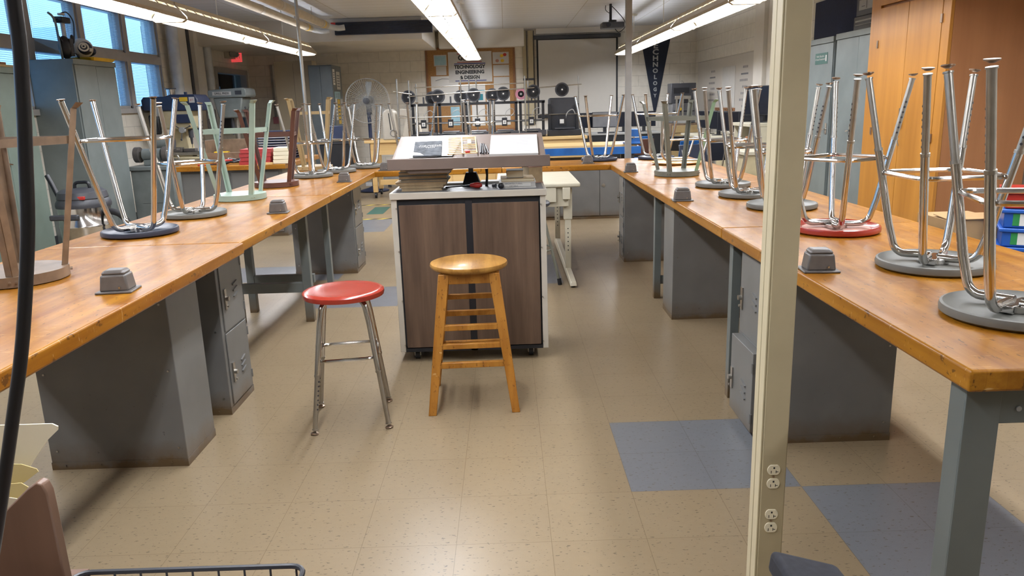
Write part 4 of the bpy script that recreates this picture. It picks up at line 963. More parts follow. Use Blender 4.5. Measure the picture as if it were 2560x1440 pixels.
# grinder stand
t = thing('machine_stand', 'grey steel machine stand with lid beside the tall cabinet', 'machine stand', (-4.36, 9.72, 0))
B().box(-.26, .25, -.22, .24, 0, .70).obj('body', 'grey_m', t, bevel=.01); B().box(-.29, .28, -.25, .27, .70, .755).obj('top', 'grey_m', t, bevel=.012)
b = B()
for k in range(3): b.box(.12, .20, -.224, -.22, .12+k*.03, .13+k*.03)
b.box(-.16, .2, -.223, -.22, .30, .303).obj('louver', 'dgrey', t)
t = thing('drawer_unit', 'grey drawer unit between machine stand and navy drill', 'drawers', (-3.97, 10.55, 0))
B().box(-.2, .2, -.22, .22, 0, .72).obj('body', 'grey_m', t, bevel=.006)
for k in range(4): B().box(-.18, .18, -.232, -.22, .04+k*.17, .19+k*.17).obj('drawer', 'grey_m', t, bevel=.003)
B().box(-.14, -.04, -.236, -.232, .62, .68).obj('red_button_plate', 'red', t)
t = thing('bench_grinder', 'grey bench grinder on the machine stand', 'grinder', (-4.40, 9.66, .756))
B().cyl((-.10, 0, .13), (.12, 0, .13), .075, 24).obj('motor', 'grey_m', t); B().box(-.09, .1, -.06, .06, 0, .07).obj('base', 'grey_m', t, bevel=.008)
for x in (-.17, .18):
    g = B().cyl((x-.03, 0, .13), (x+.03, 0, .13), .095, 24).obj('wheel_guard', 'box_g', t); B().cyl((x-.033, 0, .13), (x+.033, 0, .13), .04, 20).obj('wheel_hub', 'satin', g)
t = thing('belt_sander', 'grey disc sander standing behind the bench grinder', 'sander', (-4.35, 9.86, .756))
B().cyl((-.12, 0, .26), (.10, 0, .26), .085, 24).obj('motor', 'grey_m', t); B().box(-.1, .1, -.04, .06, 0, .20).obj('base', 'box_g', t, bevel=.006); B().cyl((.10, 0, .26), (.14, 0, .26), .10, 24).obj('disc', 'dgrey', t); B().box(.0, .20, -.05, .05, .17, .185).obj('table', 'satin', t)

# navy mill drill
t = thing('mill_drill', 'milling drill with navy belt cover and cream base', 'drill press', (-4.56, 11.0, 0))
B().box(-.30, .34, -.22, .22, 0, .70).obj('stand', 'beige_m', t, bevel=.01); B().box(-.32, .36, -.26, .24, .70, .78).obj('base', 'beige_m', t, bevel=.01)
B().box(-.28, .40, -.13, .08, .80, .845).obj('cross_table', 'satin', t, bevel=.003)
B().box(-.14, .16, -.1, .06, .78, .80).obj('saddle', 'beige_m', t)
B().hexa([(-.16, -.02, .84), (.10, -.02, .84), (.10, .2, .78), (-.16, .2, .78)], [(-.10, .0, 1.36), (.04, .0, 1.36), (.04, .18, 1.36), (-.10, .18, 1.36)]).obj('column', 'beige_m', t, bevel=.01)
B().hexa([(-.24, -.22, 1.16), (.22, -.22, 1.16), (.22, .14, 1.16), (-.24, .14, 1.16)], [(-.30, -.24, 1.42), (.28, -.24, 1.42), (.28, .16, 1.42), (-.30, .16, 1.42)]).obj('head', 'beige_m', t, bevel=.03)
B().prof([(-.38, 1.45), (-.36, 1.42), (.36, 1.40), (.385, 1.44), (.385, 1.55), (.34, 1.62), (.02, 1.625), (-.06, 1.60), (-.35, 1.60), (-.385, 1.56)], -.26, .2, 'y').obj('belt_cover', 'navy', t, bevel=.012)
B().cyl((-.07, 0, 1.60), (-.07, 0, 1.70), .055, 20).obj('spindle_cap', 'chrome', t); B().cyl((-.07, 0, 1.70), (-.07, 0, 1.715), .072, 20).obj('cap_top', 'dgrey', t); B().cyl((.13, 0, 1.62), (.13, 0, 1.66), .022, 12).obj('cover_knob', 'navy', t)
B().box(.14, .25, -.264, -.26, 1.53, 1.585).obj('warning_label', 'yellow', t)
lb = B().box(.27, .345, -.264, -.26, 1.51, 1.585).obj('maker_label', 'white', t); text('maker_mark', 'JET', .035, 'redbook', TM((.3075, -.2645, 1.545)), lb, .0005)
B().box(-.30, -.16, -.30, -.22, 1.10, 1.36).obj('motor_box', 'black', t, bevel=.02); B().box(.06, .26, -.27, -.2, 1.24, 1.36).obj('control_box', 'navy', t, bevel=.012)
B().lathe([(.001, 0), (.05, 0), (.066, .005), (.07, .03), (.06, .05), (.001, .05)], (-.19, -.30, 1.40), 24, 'y').obj('dial', 'lgrey', t)
B().cyl((.16, -.06, 1.16), (.16, -.06, 1.04), .032, 16).cyl((.16, -.06, 1.04), (.16, -.06, .95), .02, 12, .012).cyl((.16, -.06, .95), (.16, -.06, .90), .004, 8).obj('chuck', 'dgrey', t)
B().cyl((.13, -.23, 1.15), (.13, -.29, 1.15), .04, 18).obj('feed_hub', 'lgrey', t)
for k in range(3):
    a = 2*PI*k/3+.4; B().cyl((.13, -.27, 1.15), (.13+.13*math.cos(a), -.29, 1.15+.13*math.sin(a)), .006, 8).sphere((.13+.13*math.cos(a), -.29, 1.15+.13*math.sin(a)), .014, seg=10).obj('feed_handle', 'dgrey', t)
hw = B().tube([(-.02+.075*math.cos(2*PI*k/20), -.31, .79-.03+.075*math.sin(2*PI*k/20)) for k in range(20)], .011, 8, closed=True)
for k in range(3):
    a = 2*PI*k/3; hw.bar((-.02, -.31, .76), (-.02+.07*math.cos(a), -.31, .76+.07*math.sin(a)), .016)
hw.cyl((-.02, -.33, .76), (-.02, -.26, .76), .02, 12).obj('hand_wheel', 'satin', t)
for k, (x, y, w_, h_) in enumerate(((-.08, -.05, .16, .09), (.12, -.03, .12, .07), (.28, -.04, .10, .05))): pass
B().box(-.16, .02, -.10, .04, .845, .91).box(.03, .2, -.08, .02, .845, .89).obj('vise', 'box_g', t, bevel=.006)

# grey drill press
t = thing('drill_press', 'grey drill press marked DRILL PRESS by the interior window', 'drill press', (-4.30, 12.5, 0))
B().box(-.25, .25, -.25, .2, 0, .08).obj('base', 'grey_m', t, bevel=.008); B().cyl((0, .08, .08), (0, .08, 1.60), .045, 20).obj('column', 'satin', t)
B().hexa([(-.17, -.24, 1.28), (.17, -.24, 1.28), (.17, .16, 1.28), (-.17, .16, 1.28)], [(-.22, -.26, 1.59), (.24, -.26, 1.59), (.24, .18, 1.59), (-.22, .18, 1.59)]).obj('head', 'grey_m', t, bevel=.02)
B().prof([(-.28, 1.59), (.29, 1.59), (.31, 1.62), (.30, 1.71), (.26, 1.73), (-.26, 1.71), (-.285, 1.69)], -.28, .2, 'y').obj('belt_guard', 'grey_m', t, bevel=.01)
sg = B().box(-.21, .08, -.284, -.28, 1.625, 1.68).obj('name_plate', 'white', t); text('name_lettering', 'DRILL PRESS', .042, 'ink', TM((-.065, -.285, 1.652)), sg, .0005, bold=.0008, sx=.98)
B().box(.14, .24, -.284, -.28, 1.63, 1.69).obj('vent', 'dgrey', t)
B().cyl((0, -.12, 1.28), (0, -.12, 1.12), .03, 14).cyl((0, -.12, 1.12), (0, -.12, 1.02), .018, 10).obj('chuck', 'dgrey', t)
B().box(-.2, .2, -.22, .12, .86, .89).obj('work_table', 'satin', t, bevel=.004)
B().cyl((.17, -.1, 1.38), (.25, -.1, 1.38), .03, 14).obj('feed_hub', 'dgrey', t)
for k in range(3):
    a = 2*PI*k/3+.7; B().cyl((.24, -.1, 1.38), (.26, -.1+.15*math.cos(a), 1.38+.15*math.sin(a)), .006, 8).sphere((.26, -.1+.15*math.cos(a), 1.38+.15*math.sin(a)), .016, seg=10).obj('feed_handle', 'dgrey', t)
B().box(-.36, -.22, -.24, -.18, 1.12, 1.42).obj('switch_box', 'box_g', t, bevel=.015); B().box(-.33, -.25, -.244, -.24, 1.28, 1.36).obj('switch_label', 'lgrey', t)

# far-left table of red cases
t = thing('wood_table', 'maple-topped grey table with red covers left of centre', 'table', (-2.98, 9.25, 0))
B().box(-.66, .56, -.80, .85, .748, .80).obj('table_top', 'bench_x', t, bevel=.005)
B().box(-.62, .50, -.72, -.30, .0, .746).obj('cabinet_body', 'steel_g', t, bevel=.003)
for a, b_ in ((-.60, -.08), (-.06, .46)): B().box(a, b_, -.732, -.72, .05, .72).obj('door', 'steel_g', t, bevel=.002)
B().box(.44, .50, .70, .76, 0, .746).obj('leg', 'frame_g', t); B().box(-.62, -.56, .70, .76, 0, .746).obj('leg', 'frame_g', t)
GR = 'red bound covers on the table'
for k in range(4):
    book(['bottom red cover of the pile on the far-left table', 'second red cover from the bottom', 'third red cover up, bulging', 'topmost red cover of the pile'][k], -2.93+.01*(k % 2), -2.58, 8.50, 8.80, .801+k*.042, .040, 'redbook', .04*(k-1.5), GR, 'redbook')
GW = 'off-white blocks beside the red covers'
for k in range(4):
    o = B().box(-.085, .085, -.13, .13, 0, .042).obj('paper_block', 'creamp', bevel=.004); o.location = (-2.475, 8.64, .801+k*.044); o.rotation_euler = (0, 0, .05*(k-1))
    tag(o, ['bottom off-white block of the pile beside red covers', 'second off-white block from the bottom', 'third off-white block from the bottom', 'topmost off-white block of the pile'][k], 'paper block', GW)
tag(B().box(-2.72, -2.56, 8.46, 8.50, .801, .822).obj('wood_block', 'maple'), 'small pale wood strip in front of the red covers', 'wood')
GP = 'red-handled pliers on the table'
for k, (x, y, a) in enumerate(((-3.28, 8.56, .3), (-3.20, 8.60, -.2), (-3.12, 8.54, .1), (-3.05, 8.62, .5))):
    t = thing('pliers', ['red-handled pliers farthest left on the far table', 'second red-handled pliers from the left', 'third red-handled pliers from the left', 'red-handled pliers nearest the red covers'][k], 'pliers', (x, y, .801+.012*(k+1)), a, GP)
    B().tube(catm([(-.12, .02, 0), (-.06, .028, 0), (0, .006, 0)]), .011, 8).obj('handle', 'red', t); B().tube(catm([(-.12, -.02, 0), (-.06, -.028, 0), (0, -.006, 0)]), .011, 8).obj('handle', 'red', t); B().bar((-.01, 0, 0), (.07, 0, 0), .022, .012).obj('jaws', 'dgrey', t)
tag(B().tube(catm([(-3.14, 8.66, .812), (-3.02, 8.72, .85), (-2.96, 8.62, .84), (-3.04, 8.58, .83), (-3.12, 8.7, .86), (-2.98, 8.76, .83)]), .012, 8).obj('cord_coil', 'black'), 'black coiled cord behind the pliers', 'cord')
t = thing('tool_crate', 'open brown wooden crate on the far-left table', 'crate', (-3.20, 9.05, .801))
b = B().box(-.24, .24, -.16, .16, 0, .01); b.box(-.24, .24, -.16, -.148, .01, .12).box(-.24, .24, .148, .16, .01, .26).box(.228, .24, -.148, .148, .01, .26).box(-.24, -.228, -.148, .148, .01, .26).obj('crate_body', 'brown_w', t, bevel=.002)
tag(B().box(-3.36, -3.20, 8.94, 9.0, .812, .93).obj('yellow_case', 'yellow'), 'yellow plastic case standing in the brown crate', 'case')
t = thing('tray_stack', 'stack of thin blue-grey trays behind the red covers', 'trays', (-2.78, 9.55, .801))
b = B()
for k in range(11): b.box(-.22, .22, -.16, .16, k*.030, k*.030+.012)
b.box(-.21, .21, .10, .155, 0, .33); b.obj('tray_bodies', 'navy', t); b = B()
for k in range(11): b.box(-.20, .20, -.164, -.150, k*.030+.012, k*.030+.018)
b.obj('tray_edges', 'pipew', t)

# risers and pipes at the left wall
for l, x, y, r_, m_ in (('white vertical pipe right of the last window', XL+.13, 11.86, .085, 'pipew'), ('thin dark vertical pipe beside the white one', XL+.06, 12.60, .03, 'dgrey'), ('white vertical pipe nearest the exit sign', XL+.10, 13.25, .07, 'pipew')):
    tag(B().cyl((x, y, 0), (x, y, ZC), r_, 20).obj('wall_pipe', m_), l, 'pipe')
GPp = 'insulated pipes under the ceiling'
for l, x, z, r_ in (('left insulated ceiling pipe ending above the left lights', -2.90, 2.56, .05), ('right insulated ceiling pipe ending beside dark grille', -2.66, 2.60, .055)):
    t = thing('ceiling_pipe', l, 'pipe', (x, 11.6, z), 0, GPp)
    B().cyl((0, -9.0, 0), (0, .55, 0), r_, 18).obj('insulation', 'pipe', t)
    b = B()
    for y in (-6.5, -4.2, -1.9, .2): b.cyl((0, y, 0), (0, y+.10, 0), r_+.004, 18)
    b.obj('joint_bands', 'cream', t)
    B().cyl((0, .3, 0), (0, .36, 0), r_+.006, 18).obj('marker_band', 'yellow', t)
    B().tube(catm([(0, .5, 0), (.02, .68, -.01), (.14, .74, -.03), (.24, .76, -.02)]), r_*.8, 12).obj('elbow', 'pipew', t)
    for y in (-6, -3, -.3): B().cyl((0, y, r_-.005), (0, y, ZC-z-.001), .005, 8).obj('hanger', 'satin', t)
t = thing('heater_grille', 'long dark louvered air unit under the ceiling bulkhead', 'air vent', (-1.90, 12.86, 2.51))
B().box(-.77, .78, -.06, .038, 0, .19).obj('casing', 'navy', t, bevel=.003)
b = B()
for k in range(11): b.obox((0, -.063, .012+k*.0165), (1.53, .012, .003), Matrix.Rotation(R(35), 3, 'X'))
b.obj('louver', 'dgrey', t); B().box(-.82, -.75, -.07, .0, .13, .19).obj('red_tag', 'red', t)

# exit sign with lamps
t = thing('exit_sign', 'exit sign with emergency lamp heads on the left wall', 'sign', (XL, 14.45, 2.36))
B().box(0, .09, -.12, .22, -.05, .10).obj('battery_box', 'cream', t, bevel=.008)
for y in (-.04, .14): B().cyl((.09, y, .03), (.15, y-.05, .03), .055, 18).obj('lamp_head', 'lgrey', t)
pn = B().box(.0, .19, .24, .27, -.10, .09).obj('sign_panel', 'exitred', t, bevel=.004); text('sign_lettering', 'EXIT', .10, 'white', TM((.095, .238, -.005)), pn, .001, sx=.75)
tag(B().box(XL+.0, XL+.02, 15.50, 15.56, 2.0, 2.1).obj('wall_sensor', 'whitep', bevel=.01), 'small white sensor high on the left wall corner', 'sensor')
t = thing('wall_conduit', 'thin conduit on the back wall beside the exit sign', 'conduit', (-4.55, YB, 0)); B().box(-.02, .02, -.03, 0, 1.25, 2.24).obj('conduit_body', 'lgrey', t); B().box(-.05, .05, -.05, 0, 1.12, 1.25).obj('alarm_box', 'pink', t, bevel=.006)
tag(B().box(-3.96, -3.88, YB-.012, YB, 1.1, 1.22).obj('wall_outlet', 'whitep', bevel=.002), 'white outlet on the far block wall', 'outlet')
# tall beige panel, grey tower cabinet
t = thing('wall_cabinet', 'tall plain beige cabinet panel at the rear left', 'cabinet', (-3.76, 14.4, 0)); B().box(-.34, .34, -.18, .18, 0, 2.22).obj('body', 'beigepanel', t, bevel=.004); B().box(-.003, .0, -.182, -.18, .05, 2.18).obj('seam', 'dgrey', t)
t = cabinet('storage_cabinet', 'tall grey two-door cabinet covered with posters on its side', -3.32, -2.92, 13.5, 14.25, 2.10, '-y', 'steel_d')
t2 = t
gp = 'posters on the grey cabinet side'
for k, (y, z, w_, h_, m_, l) in enumerate(((13.62, 1.90, .16, .26, 'plan', 'uppermost pale sheet on the cabinet side'), (13.95, 1.85, .30, .30, 'white', 'second pale sheet on the cabinet side'), (13.80, 1.60, .45, .12, 'skyprint', 'blue-grey strip poster on the cabinet side'), (13.66, 1.36, .14, .36, 'plan', 'narrow sheet beside the yellow poster'), (13.86, 1.32, .2, .42, 'yellow', 'yellow printed poster on the cabinet side'), (14.10, 1.32, .2, .44, 'white', 'white poster beside the yellow one'))):
    o = B().box(-2.9195, -2.917, y-w_/2, y+w_/2, z-h_/2, z+h_/2).obj('poster', m_); tag(o, l, 'poster', gp)
    b = B()
    for q in range(5): b.box(-2.9168, -2.9165, y-w_*.35, y+w_*.35, z-h_*.35+q*h_*.15, z-h_*.35+q*h_*.15+h_*.06)
    b.obj('poster_print', 'inkg', o)

# pedestal fan
t = thing('pedestal_fan', 'large grey pedestal fan before the back wall', 'fan', (-2.245, 12.95, 0))
b = B().lathe([(.001, 0), (.24, 0), (.25, .02), (.10, .06), (.04, .09), (.001, .09)], seg=28); b.obj('base', 'navy', t); B().cyl((0, 0, .08), (0, 0, 1.30), .03, 14).obj('pole', 'navy', t); B().cyl((0, .02, 1.26), (0, .02, 1.44), .045, 14).obj('tilt_neck', 'dgrey', t)
fc = (0, -.02, 1.48)
B().cyl((0, -.04, 1.48), (0, .14, 1.48), .085, 20).obj('motor', 'dgrey', t)
g = B()
for rr_ in (.35, .30, .24, .18, .12): g.tube([(rr_*math.cos(2*PI*k/40), -.12-.05*(1-(rr_/.35)**2), 1.48+rr_*math.sin(2*PI*k/40)) for k in range(40)], .004 if rr_ > .34 else .0018, 6, closed=True)
for k in range(60):
    a = 2*PI*k/60; g.tube([(q*math.cos(a+.25*q), -.12-.05*(1-(q/.35)**2), 1.48+q*math.sin(a+.25*q)) for q in (.05, .15, .25, .35)], .0022, 4, cap=False)
for k in range(24):
    a = 2*PI*k/24; g.tube([(q*math.cos(a), .02+.05*(1-(q/.35)**2), 1.48+q*math.sin(a)) for q in (.08, .2, .35)], .0013, 4, cap=False)
g.tube([(.355*math.cos(2*PI*k/40), -.05, 1.48+.355*math.sin(2*PI*k/40)) for k in range(40)], .006, 6, closed=True).obj('guard', 'lgrey', t)
for k in range(3):
    a0 = 2*PI*k/3+1.45; bl = B(); lo_, hi_ = [], []
    P = []
    for q, w_ in ((.05, .25), (.12, .36), (.2, .42), (.27, .40), (.31, .26)): P.append((q, a0-w_*.55, a0+w_*.55))
    bot = [(q*math.cos(a), -.055, 1.48+q*math.sin(a)) for q, a, _ in P]+[(q*math.cos(a), -.02, 1.48+q*math.sin(a)) for q, _, a in P[::-1]]
    bl.hexa(bot, [(x, y+.004, z) for x, y, z in bot]).obj('blade', 'lgrey', t)
B().lathe([(.001, 0), (.05, 0), (.05, -.03), (.001, -.035)], (0, -.17, 1.48), 16, 'y').obj('guard_badge', 'dgrey', t)
# rolling maple table with covered machines
t = thing('rolling_table', 'light maple table on casters below the fan', 'table', (-1.55, 12.2, 0))
B().box(-.62, .62, -.30, .34, .84, .88).obj('table_top', 'maple', t, bevel=.004); B().box(-.5, .5, -.27, -.25, .66, .84).obj('apron', 'maple', t); B().box(-.42, .42, -.26, -.23, .20, .28).obj('stretcher', 'maple', t)
for x in (-.5, .5):
    for y in (-.25, .29): 
        lg = B().box(x-.035, x+.035, y-.035, y+.035, .09, .84).obj('leg', 'maple', t, bevel=.003); B().cyl((x-.015, y, .045), (x+.015, y, .045), .045, 16).box(x-.02, x+.02, y-.01, y+.01, .05, .09).obj('caster', 'black', lg)
GM = 'cream machines on the rolling table'
for k, x in enumerate((-1.75, -1.46)):
    t = thing('hooded_machine', ['left cream hooded machine with black slot on rolling table', 'right cream machine with looped cords on rolling table'][k], 'machine', (x, 12.05, .881), 0, GM)
    if k == 0: B().prof([(-.13, 0), (.11, 0), (.07, .42), (.02, .46), (-.05, .46), (-.11, .42)], -.14, .14, 'y').obj('hood', 'cream', t, bevel=.02); B().bar((-.02, -.142, .40), (.0, -.142, .15), .012, .004).obj('handle_slot', 'ink', t)
    else:
        B().prof([(-.13, .05), (.02, 0), (.16, 0), (.15, .18), (.04, .32), (.03, .44), (-.14, .46), (-.15, .36), (-.05, .34)], -.12, .12, 'y').obj('body', 'cream', t, bevel=.01); B().tube(catm([(-.08, -.1, .46), (-.03, -.13, .50), (.05, -.14, .42), (.06, -.14, .25), (.12, -.14, .1), (.14, -.1, .02)]), .006, 6).obj('cord', 'lgrey', t)
    B().tube([(.05*math.cos(2*PI*q/14)+.04, -.15, .10+.05*math.sin(2*PI*q/14)) for q in range(14)], .005, 6, closed=True).obj('cord_loop', 'grey', t)
t = thing('black_cart', 'black box cart under the fan at left', 'cart', (-2.55, 11.9, 0)); B().box(-.24, .22, -.25, .25, .0, .86).obj('body', 'matte', t, bevel=.01); B().box(-.28, .26, -.28, .28, .90, .93).obj('shelf_top', 'lgrey', t); B().box(-.24, .22, -.26, -.255, .86, .90).obj('gap_rail', 'dgrey', t)
tag(B().box(-2.75, -2.42, 11.75, 12.0, .932, 1.12).obj('navy_box', 'navy', bevel=.006), 'navy box on the black cart beneath the fan', 'box')
t = thing('wheeled_base', 'pale low rolling base on the floor beneath the far table', 'base', (-1.75, 12.9, 0)); B().box(-.6, .6, -.1, .1, .10, .22).obj('frame', 'lgrey', t, bevel=.004); B().box(-.9, .7, -.02, .02, .03, .09).obj('foot_bar', 'pipew', t)
t.location = (-1.6, 13.6, 0)
for k in range(2): B().box(-.5+k, -.46+k, -.08, .08, 0, .10).obj('foot', 'dgrey', t)

# ================================================================== CENTRE BACK
t = thing('cork_board', 'large wood-framed cork board on the back wall', 'notice board', (-.64, YB, 0))
X0, X1, Z0, Z1 = -.85, .82, .90, 2.42
B().box(X0, X1, -.02, 0, Z0, Z1).obj('cork', 'cork', t); B().box(X0-.03, X1+.03, -.03, 0, Z1, Z1+.045).box(X0-.03, X1+.03, -.03, 0, Z0-.045, Z0).box(X0-.04, X0, -.03, 0, Z0-.045, Z1+.045).box(X1, X1+.04, -.03, 0, Z0-.045, Z1+.045).obj('frame', 'corkframe', t, bevel=.004)
def wp(x, z): return x, z
def pin(name, label, cat, x0, x1, z0, z1, mat, group='papers pinned on the cork board', y=-.021, rnd=.01):
    y -= .001
    o = B().box((x0-x1)/2, (x1-x0)/2, -.003, 0, (z0-z1)/2, (z1-z0)/2).obj(name, mat); o.location = ((x0+x1)/2, YB+y, (z0+z1)/2); tag(o, label, cat, group); return o
sg = pin('sign_board', 'big white board reading technology engineering and design', 'sign', -1.085, -.235, 1.80, 2.375, 'white', None, -.027)
yy = -.0036; hw_, hh = .425, .2875
for z, w_, m_ in ((.262, .26, 'inkr'), (.103, .27, 'inkr'), (.070, .31, 'inkb'), (-.268, .31, 'inkb')):
    pass
b = B().box(-.25, .08, -.0040, -.003, hh-.045, hh-.032).box(-.25, .23, -.0040, -.003, hh-.200, hh-.187).obj('red_lines', 'inkr', sg)
b = B().box(-.31, .30, -.0040, -.003, hh-.232, hh-.216).box(-.30, .31, -.0040, -.003, -hh+.022, -hh+.038).obj('blue_lines', 'inkb', sg)
for s_, z, sz in (('GL TEC', hh-.115, .135), ('TECHNOLOGY', hh-.285, .090), ('ENGINEERING', hh-.385, .090), ('& DESIGN', hh-.485, .090)):
    text('sign_lettering', s_, sz, 'ink', TM((-.01, -.0036, z)), sg, .0006, bold=.0045, sx=.98 if sz < .1 else 1)
o = pin('blue_print', 'pale blue picture sheet left of the big sign', 'paper', -1.365, -1.115, 2.12, 2.33, 'white'); B().box(-.11, .11, -.0036, -.003, -.085, .085).obj('picture', 'skyprint', o)
pin('round_sheet', 'white sheet below the pale blue picture', 'paper', -1.33, -1.13, 1.95, 2.115, 'white')
o = pin('wide_drawing', 'large drawing sheet at lower left of the cork board', 'paper', -1.44, -.90, 1.36, 1.93, 'plan'); B().tube([(-.18, -.004, .20), (-.05, -.004, .235), (.1, -.004, .225), (.2, -.004, .19)], .005, 6).obj('sketch_line', 'grey', o)
o = pin('flower_drawing', 'colourful flower drawing at upper right of the board', 'paper', -.215, .10, 2.13, 2.35, 'white')
for x, z, m_ in ((.02, .04, 'yellow'), (.08, .06, 'red'), (.03, -.05, 'yellow'), (-.07, -.05, 'seat_pink')): B().sphere((x, -.003, z), .035, .001, .03, 12).obj('flower', m_, o)
for k, (z0, z1) in enumerate(((1.90, 2.11), (1.64, 1.88))): pin('white_sheet', ['white sheet directly beneath the flower drawing', 'second white sheet beneath the flower drawing'][k], 'paper', -.21, .10, z0, z1, 'white')
pin('white_sheet', 'wide white sheet at lower right of the cork board', 'paper', -.36, .10, .96, 1.60, 'plan')
pin('white_sheet', 'small white sheet at lower centre of the cork board', 'paper', -.66, -.40, .96, 1.36, 'plan')
pin('blue_sheet', 'pale blue sheet low on the left of the board', 'paper', -1.08, -.90, .98, 1.34, 'skyprint')
o = pin('teal_drawing', 'teal machine drawing below the big sign', 'paper', -.88, -.38, 1.38, 1.76, 'plan'); B().box(-.05, .20, -.0036, -.003, -.12, .0).box(-.02, .24, -.0036, -.003, .06, .075).obj('picture', 'tealprint', o)
# wall raceways
for l, x, w_ in (('left cream raceway running up the back wall', .41, .035), ('right cream raceway beside the projection screen', .53, .05)):
    t = thing('wall_raceway', l, 'raceway', (x, YB, 0)); B().box(-w_, w_, -.06, 0, .95, 2.73).obj('cover', 'postpaint', t, bevel=.003); B().box(-w_-.004, w_+.004, -.064, 0, 1.80, 1.84).obj('joint_clip', 'dgrey', t)
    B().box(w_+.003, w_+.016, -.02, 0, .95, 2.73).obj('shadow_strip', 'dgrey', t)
# projection screen
t = thing('projection_screen', 'pull-down white projection screen with black border', 'screen', (1.43, YB-.1, 1.08))
B().box(-.84, .84, -.05, .05, 1.475, 1.545).obj('case', 'dgrey', t, bevel=.01); B().box(-.79, .79, -.003, .0, .0, 1.48).obj('border', 'ink', t)
B().box(-.755, .755, -.004, -.003, .05, 1.46).obj('viewing_surface', 'screenfab', t); B().cyl((-.79, 0, 0), (.79, 0, 0), .012, 10).obj('bottom_bar', 'ink', t)
# pennant
t = thing('pennant', 'navy felt pennant reading technology hanging point down', 'pennant', (2.97, YB-.004, 1.08))
ph, pw = 1.50, .30
B().prof([(-pw, ph), (pw, ph), (.012, 0), (-.012, 0)], -.012, 0, 'y').obj('felt', 'pennant', t)
for k, ch in enumerate('TECHNOLOGY'):
    z = 1.415-k*.118; sc = .155-.0075*k; text('pennant_lettering', ch, sc, 'pennlet', TM((0, -.013, z)), t, .0008, bold=.004, sx=1.35-.05*k)
# projector
t = thing('projector', 'black ceiling projector on a pole', 'projector', (1.66, 12.0, 2.41))
B().box(-.19, .14, -.13, .14, 0, .085).obj('body', 'dgrey', t, bevel=.015); B().cyl((-.02, 0, .085), (-.02, 0, .12), .06, 14).obj('mount_plate', 'black', t); B().cyl((-.05, 0, .1), (-.05, 0, ZC-2.41-.001), .02, 12).obj('mount_pole', 'black', t)
B().cyl((-.1, -.13, .045), (-.1, -.15, .045), .035, 16).obj('lens', 'screen', t); B().tube(catm([(-.05, .03, .34), (.05, .05, .25), (.16, .05, .12), (.17, .04, .02), (.08, .04, -.05), (.02, .04, .0)]), .006, 6).tube(catm([(-.12, .0, .33), (-.12, 0, .26), (-.04, .0, .2)]), .005, 6).obj('cables', 'black', t)

# printers on the long maple cabinet
t = thing('printer_counter', 'long light maple drawer counter carrying the 3D printers', 'counter', (-.12, 10.72, 0))
B().box(-1.26, 1.20, -.38, .42, .885, .925).obj('counter_top', 'maple', t, bevel=.004); B().box(-1.22, 1.16, -.35, .40, .0, .885).obj('body', 'maple', t)
for k in range(4): dr = B().box(-1.2+k*.59, -.63+k*.59, -.362, -.35, .72, .86).obj('drawer', 'maple', t, bevel=.003); B().tube([(-.99+k*.59, -.362, .80), (-.98+k*.59, -.385, .80), (-.85+k*.59, -.385, .80), (-.84+k*.59, -.362, .80)], .004, 6).obj('drawer_pull', 'satin', dr)
for k in range(4): B().box(-1.2+k*.59, -.63+k*.59, -.362, -.35, .10, .70).obj('door', 'maple', t, bevel=.003)
def printer(label, x, y, group, spool='black', rot=0):
    t = thing('printer_3d', label, '3D printer', (x, y, .926), rot, group)
    B().box(-.19, .19, -.18, .20, 0, .07).obj('base', 'black', t, bevel=.006)
    for sx in (-1, 1): B().box(sx*.17-.02, sx*.17+.02, .03, .07, .07, .46).obj('upright', 'black', t, bevel=.002)
    B().box(-.20, .20, .03, .07, .44, .475).obj('top_beam', 'black', t, bevel=.002)
    B().box(-.19, .19, .015, .03, .20, .225).obj('gantry_beam', 'dgrey', t); B().cyl((-.19, .01, .21), (.19, .01, .21), .005, 8).obj('rail', 'satin', t)
    B().box(-.12, .12, -.16, .1, .085, .10).obj('print_bed', 'dgrey', t, bevel=.002)
    hd = B().box(-.05, .03, -.035, .015, .15, .26).obj('print_head', 'black', t, bevel=.004); fn = B().box(-.035, .015, -.040, -.035, .175, .225).obj('cooling_fan', 'whitep', hd); B().cyl((-.01, -.0405, .20), (-.01, -.0415, .20), .014, 12).obj('fan_hub', 'lgrey', fn)
    B().tube(catm([(0, -.02, .26), (.02, -.02, .34), (.10, 0, .38), (.14, .01, .33), (.09, .0, .28)]), .005, 6).obj('cable_loop', 'lgrey', t)
    B().box(.08, .20, -.20, -.18, .02, .09).obj('display', 'dgrey', t, bevel=.003)
    B().box(-.012, .012, .03, .06, .47, .56).obj('spool_arm', 'dgrey', t)
    return t
def spool(label, x, y, z, mat='dgrey', group='filament spools above the printers', rr_=.092):
    t = thing('filament_spool', label, 'filament spool', (x, y, z), 0, group)
    for yy in (-.032, .028): B().lathe([(.026, 0), (rr_, 0), (rr_, .004), (.026, .004)], (0, yy+.004, 0), 32, 'y').obj('flange', mat, t)
    B().cyl((0, -.028, 0), (0, .028, 0), rr_*.82, 28).obj('filament', 'pink' if mat == 'pinkspool' else 'black', t)
    B().cyl((0, -.034, 0), (0, .036, 0), .03, 16).obj('core', 'black', t); B().cyl((0, -.04, 0), (0, .06, 0), .011, 12).obj('axle', 'whitep', t)
    return t
GPR = '3D printers on the maple counter'
GSP = 'filament spools above the printers'
pr = printer('black 3D printer at the left end of the counter', -1.10, 10.62, GPR)
pr.scale = (.9, 1, 1)
M['pinkspool'] = plain('pink_black_spool', '2a2022', .5)
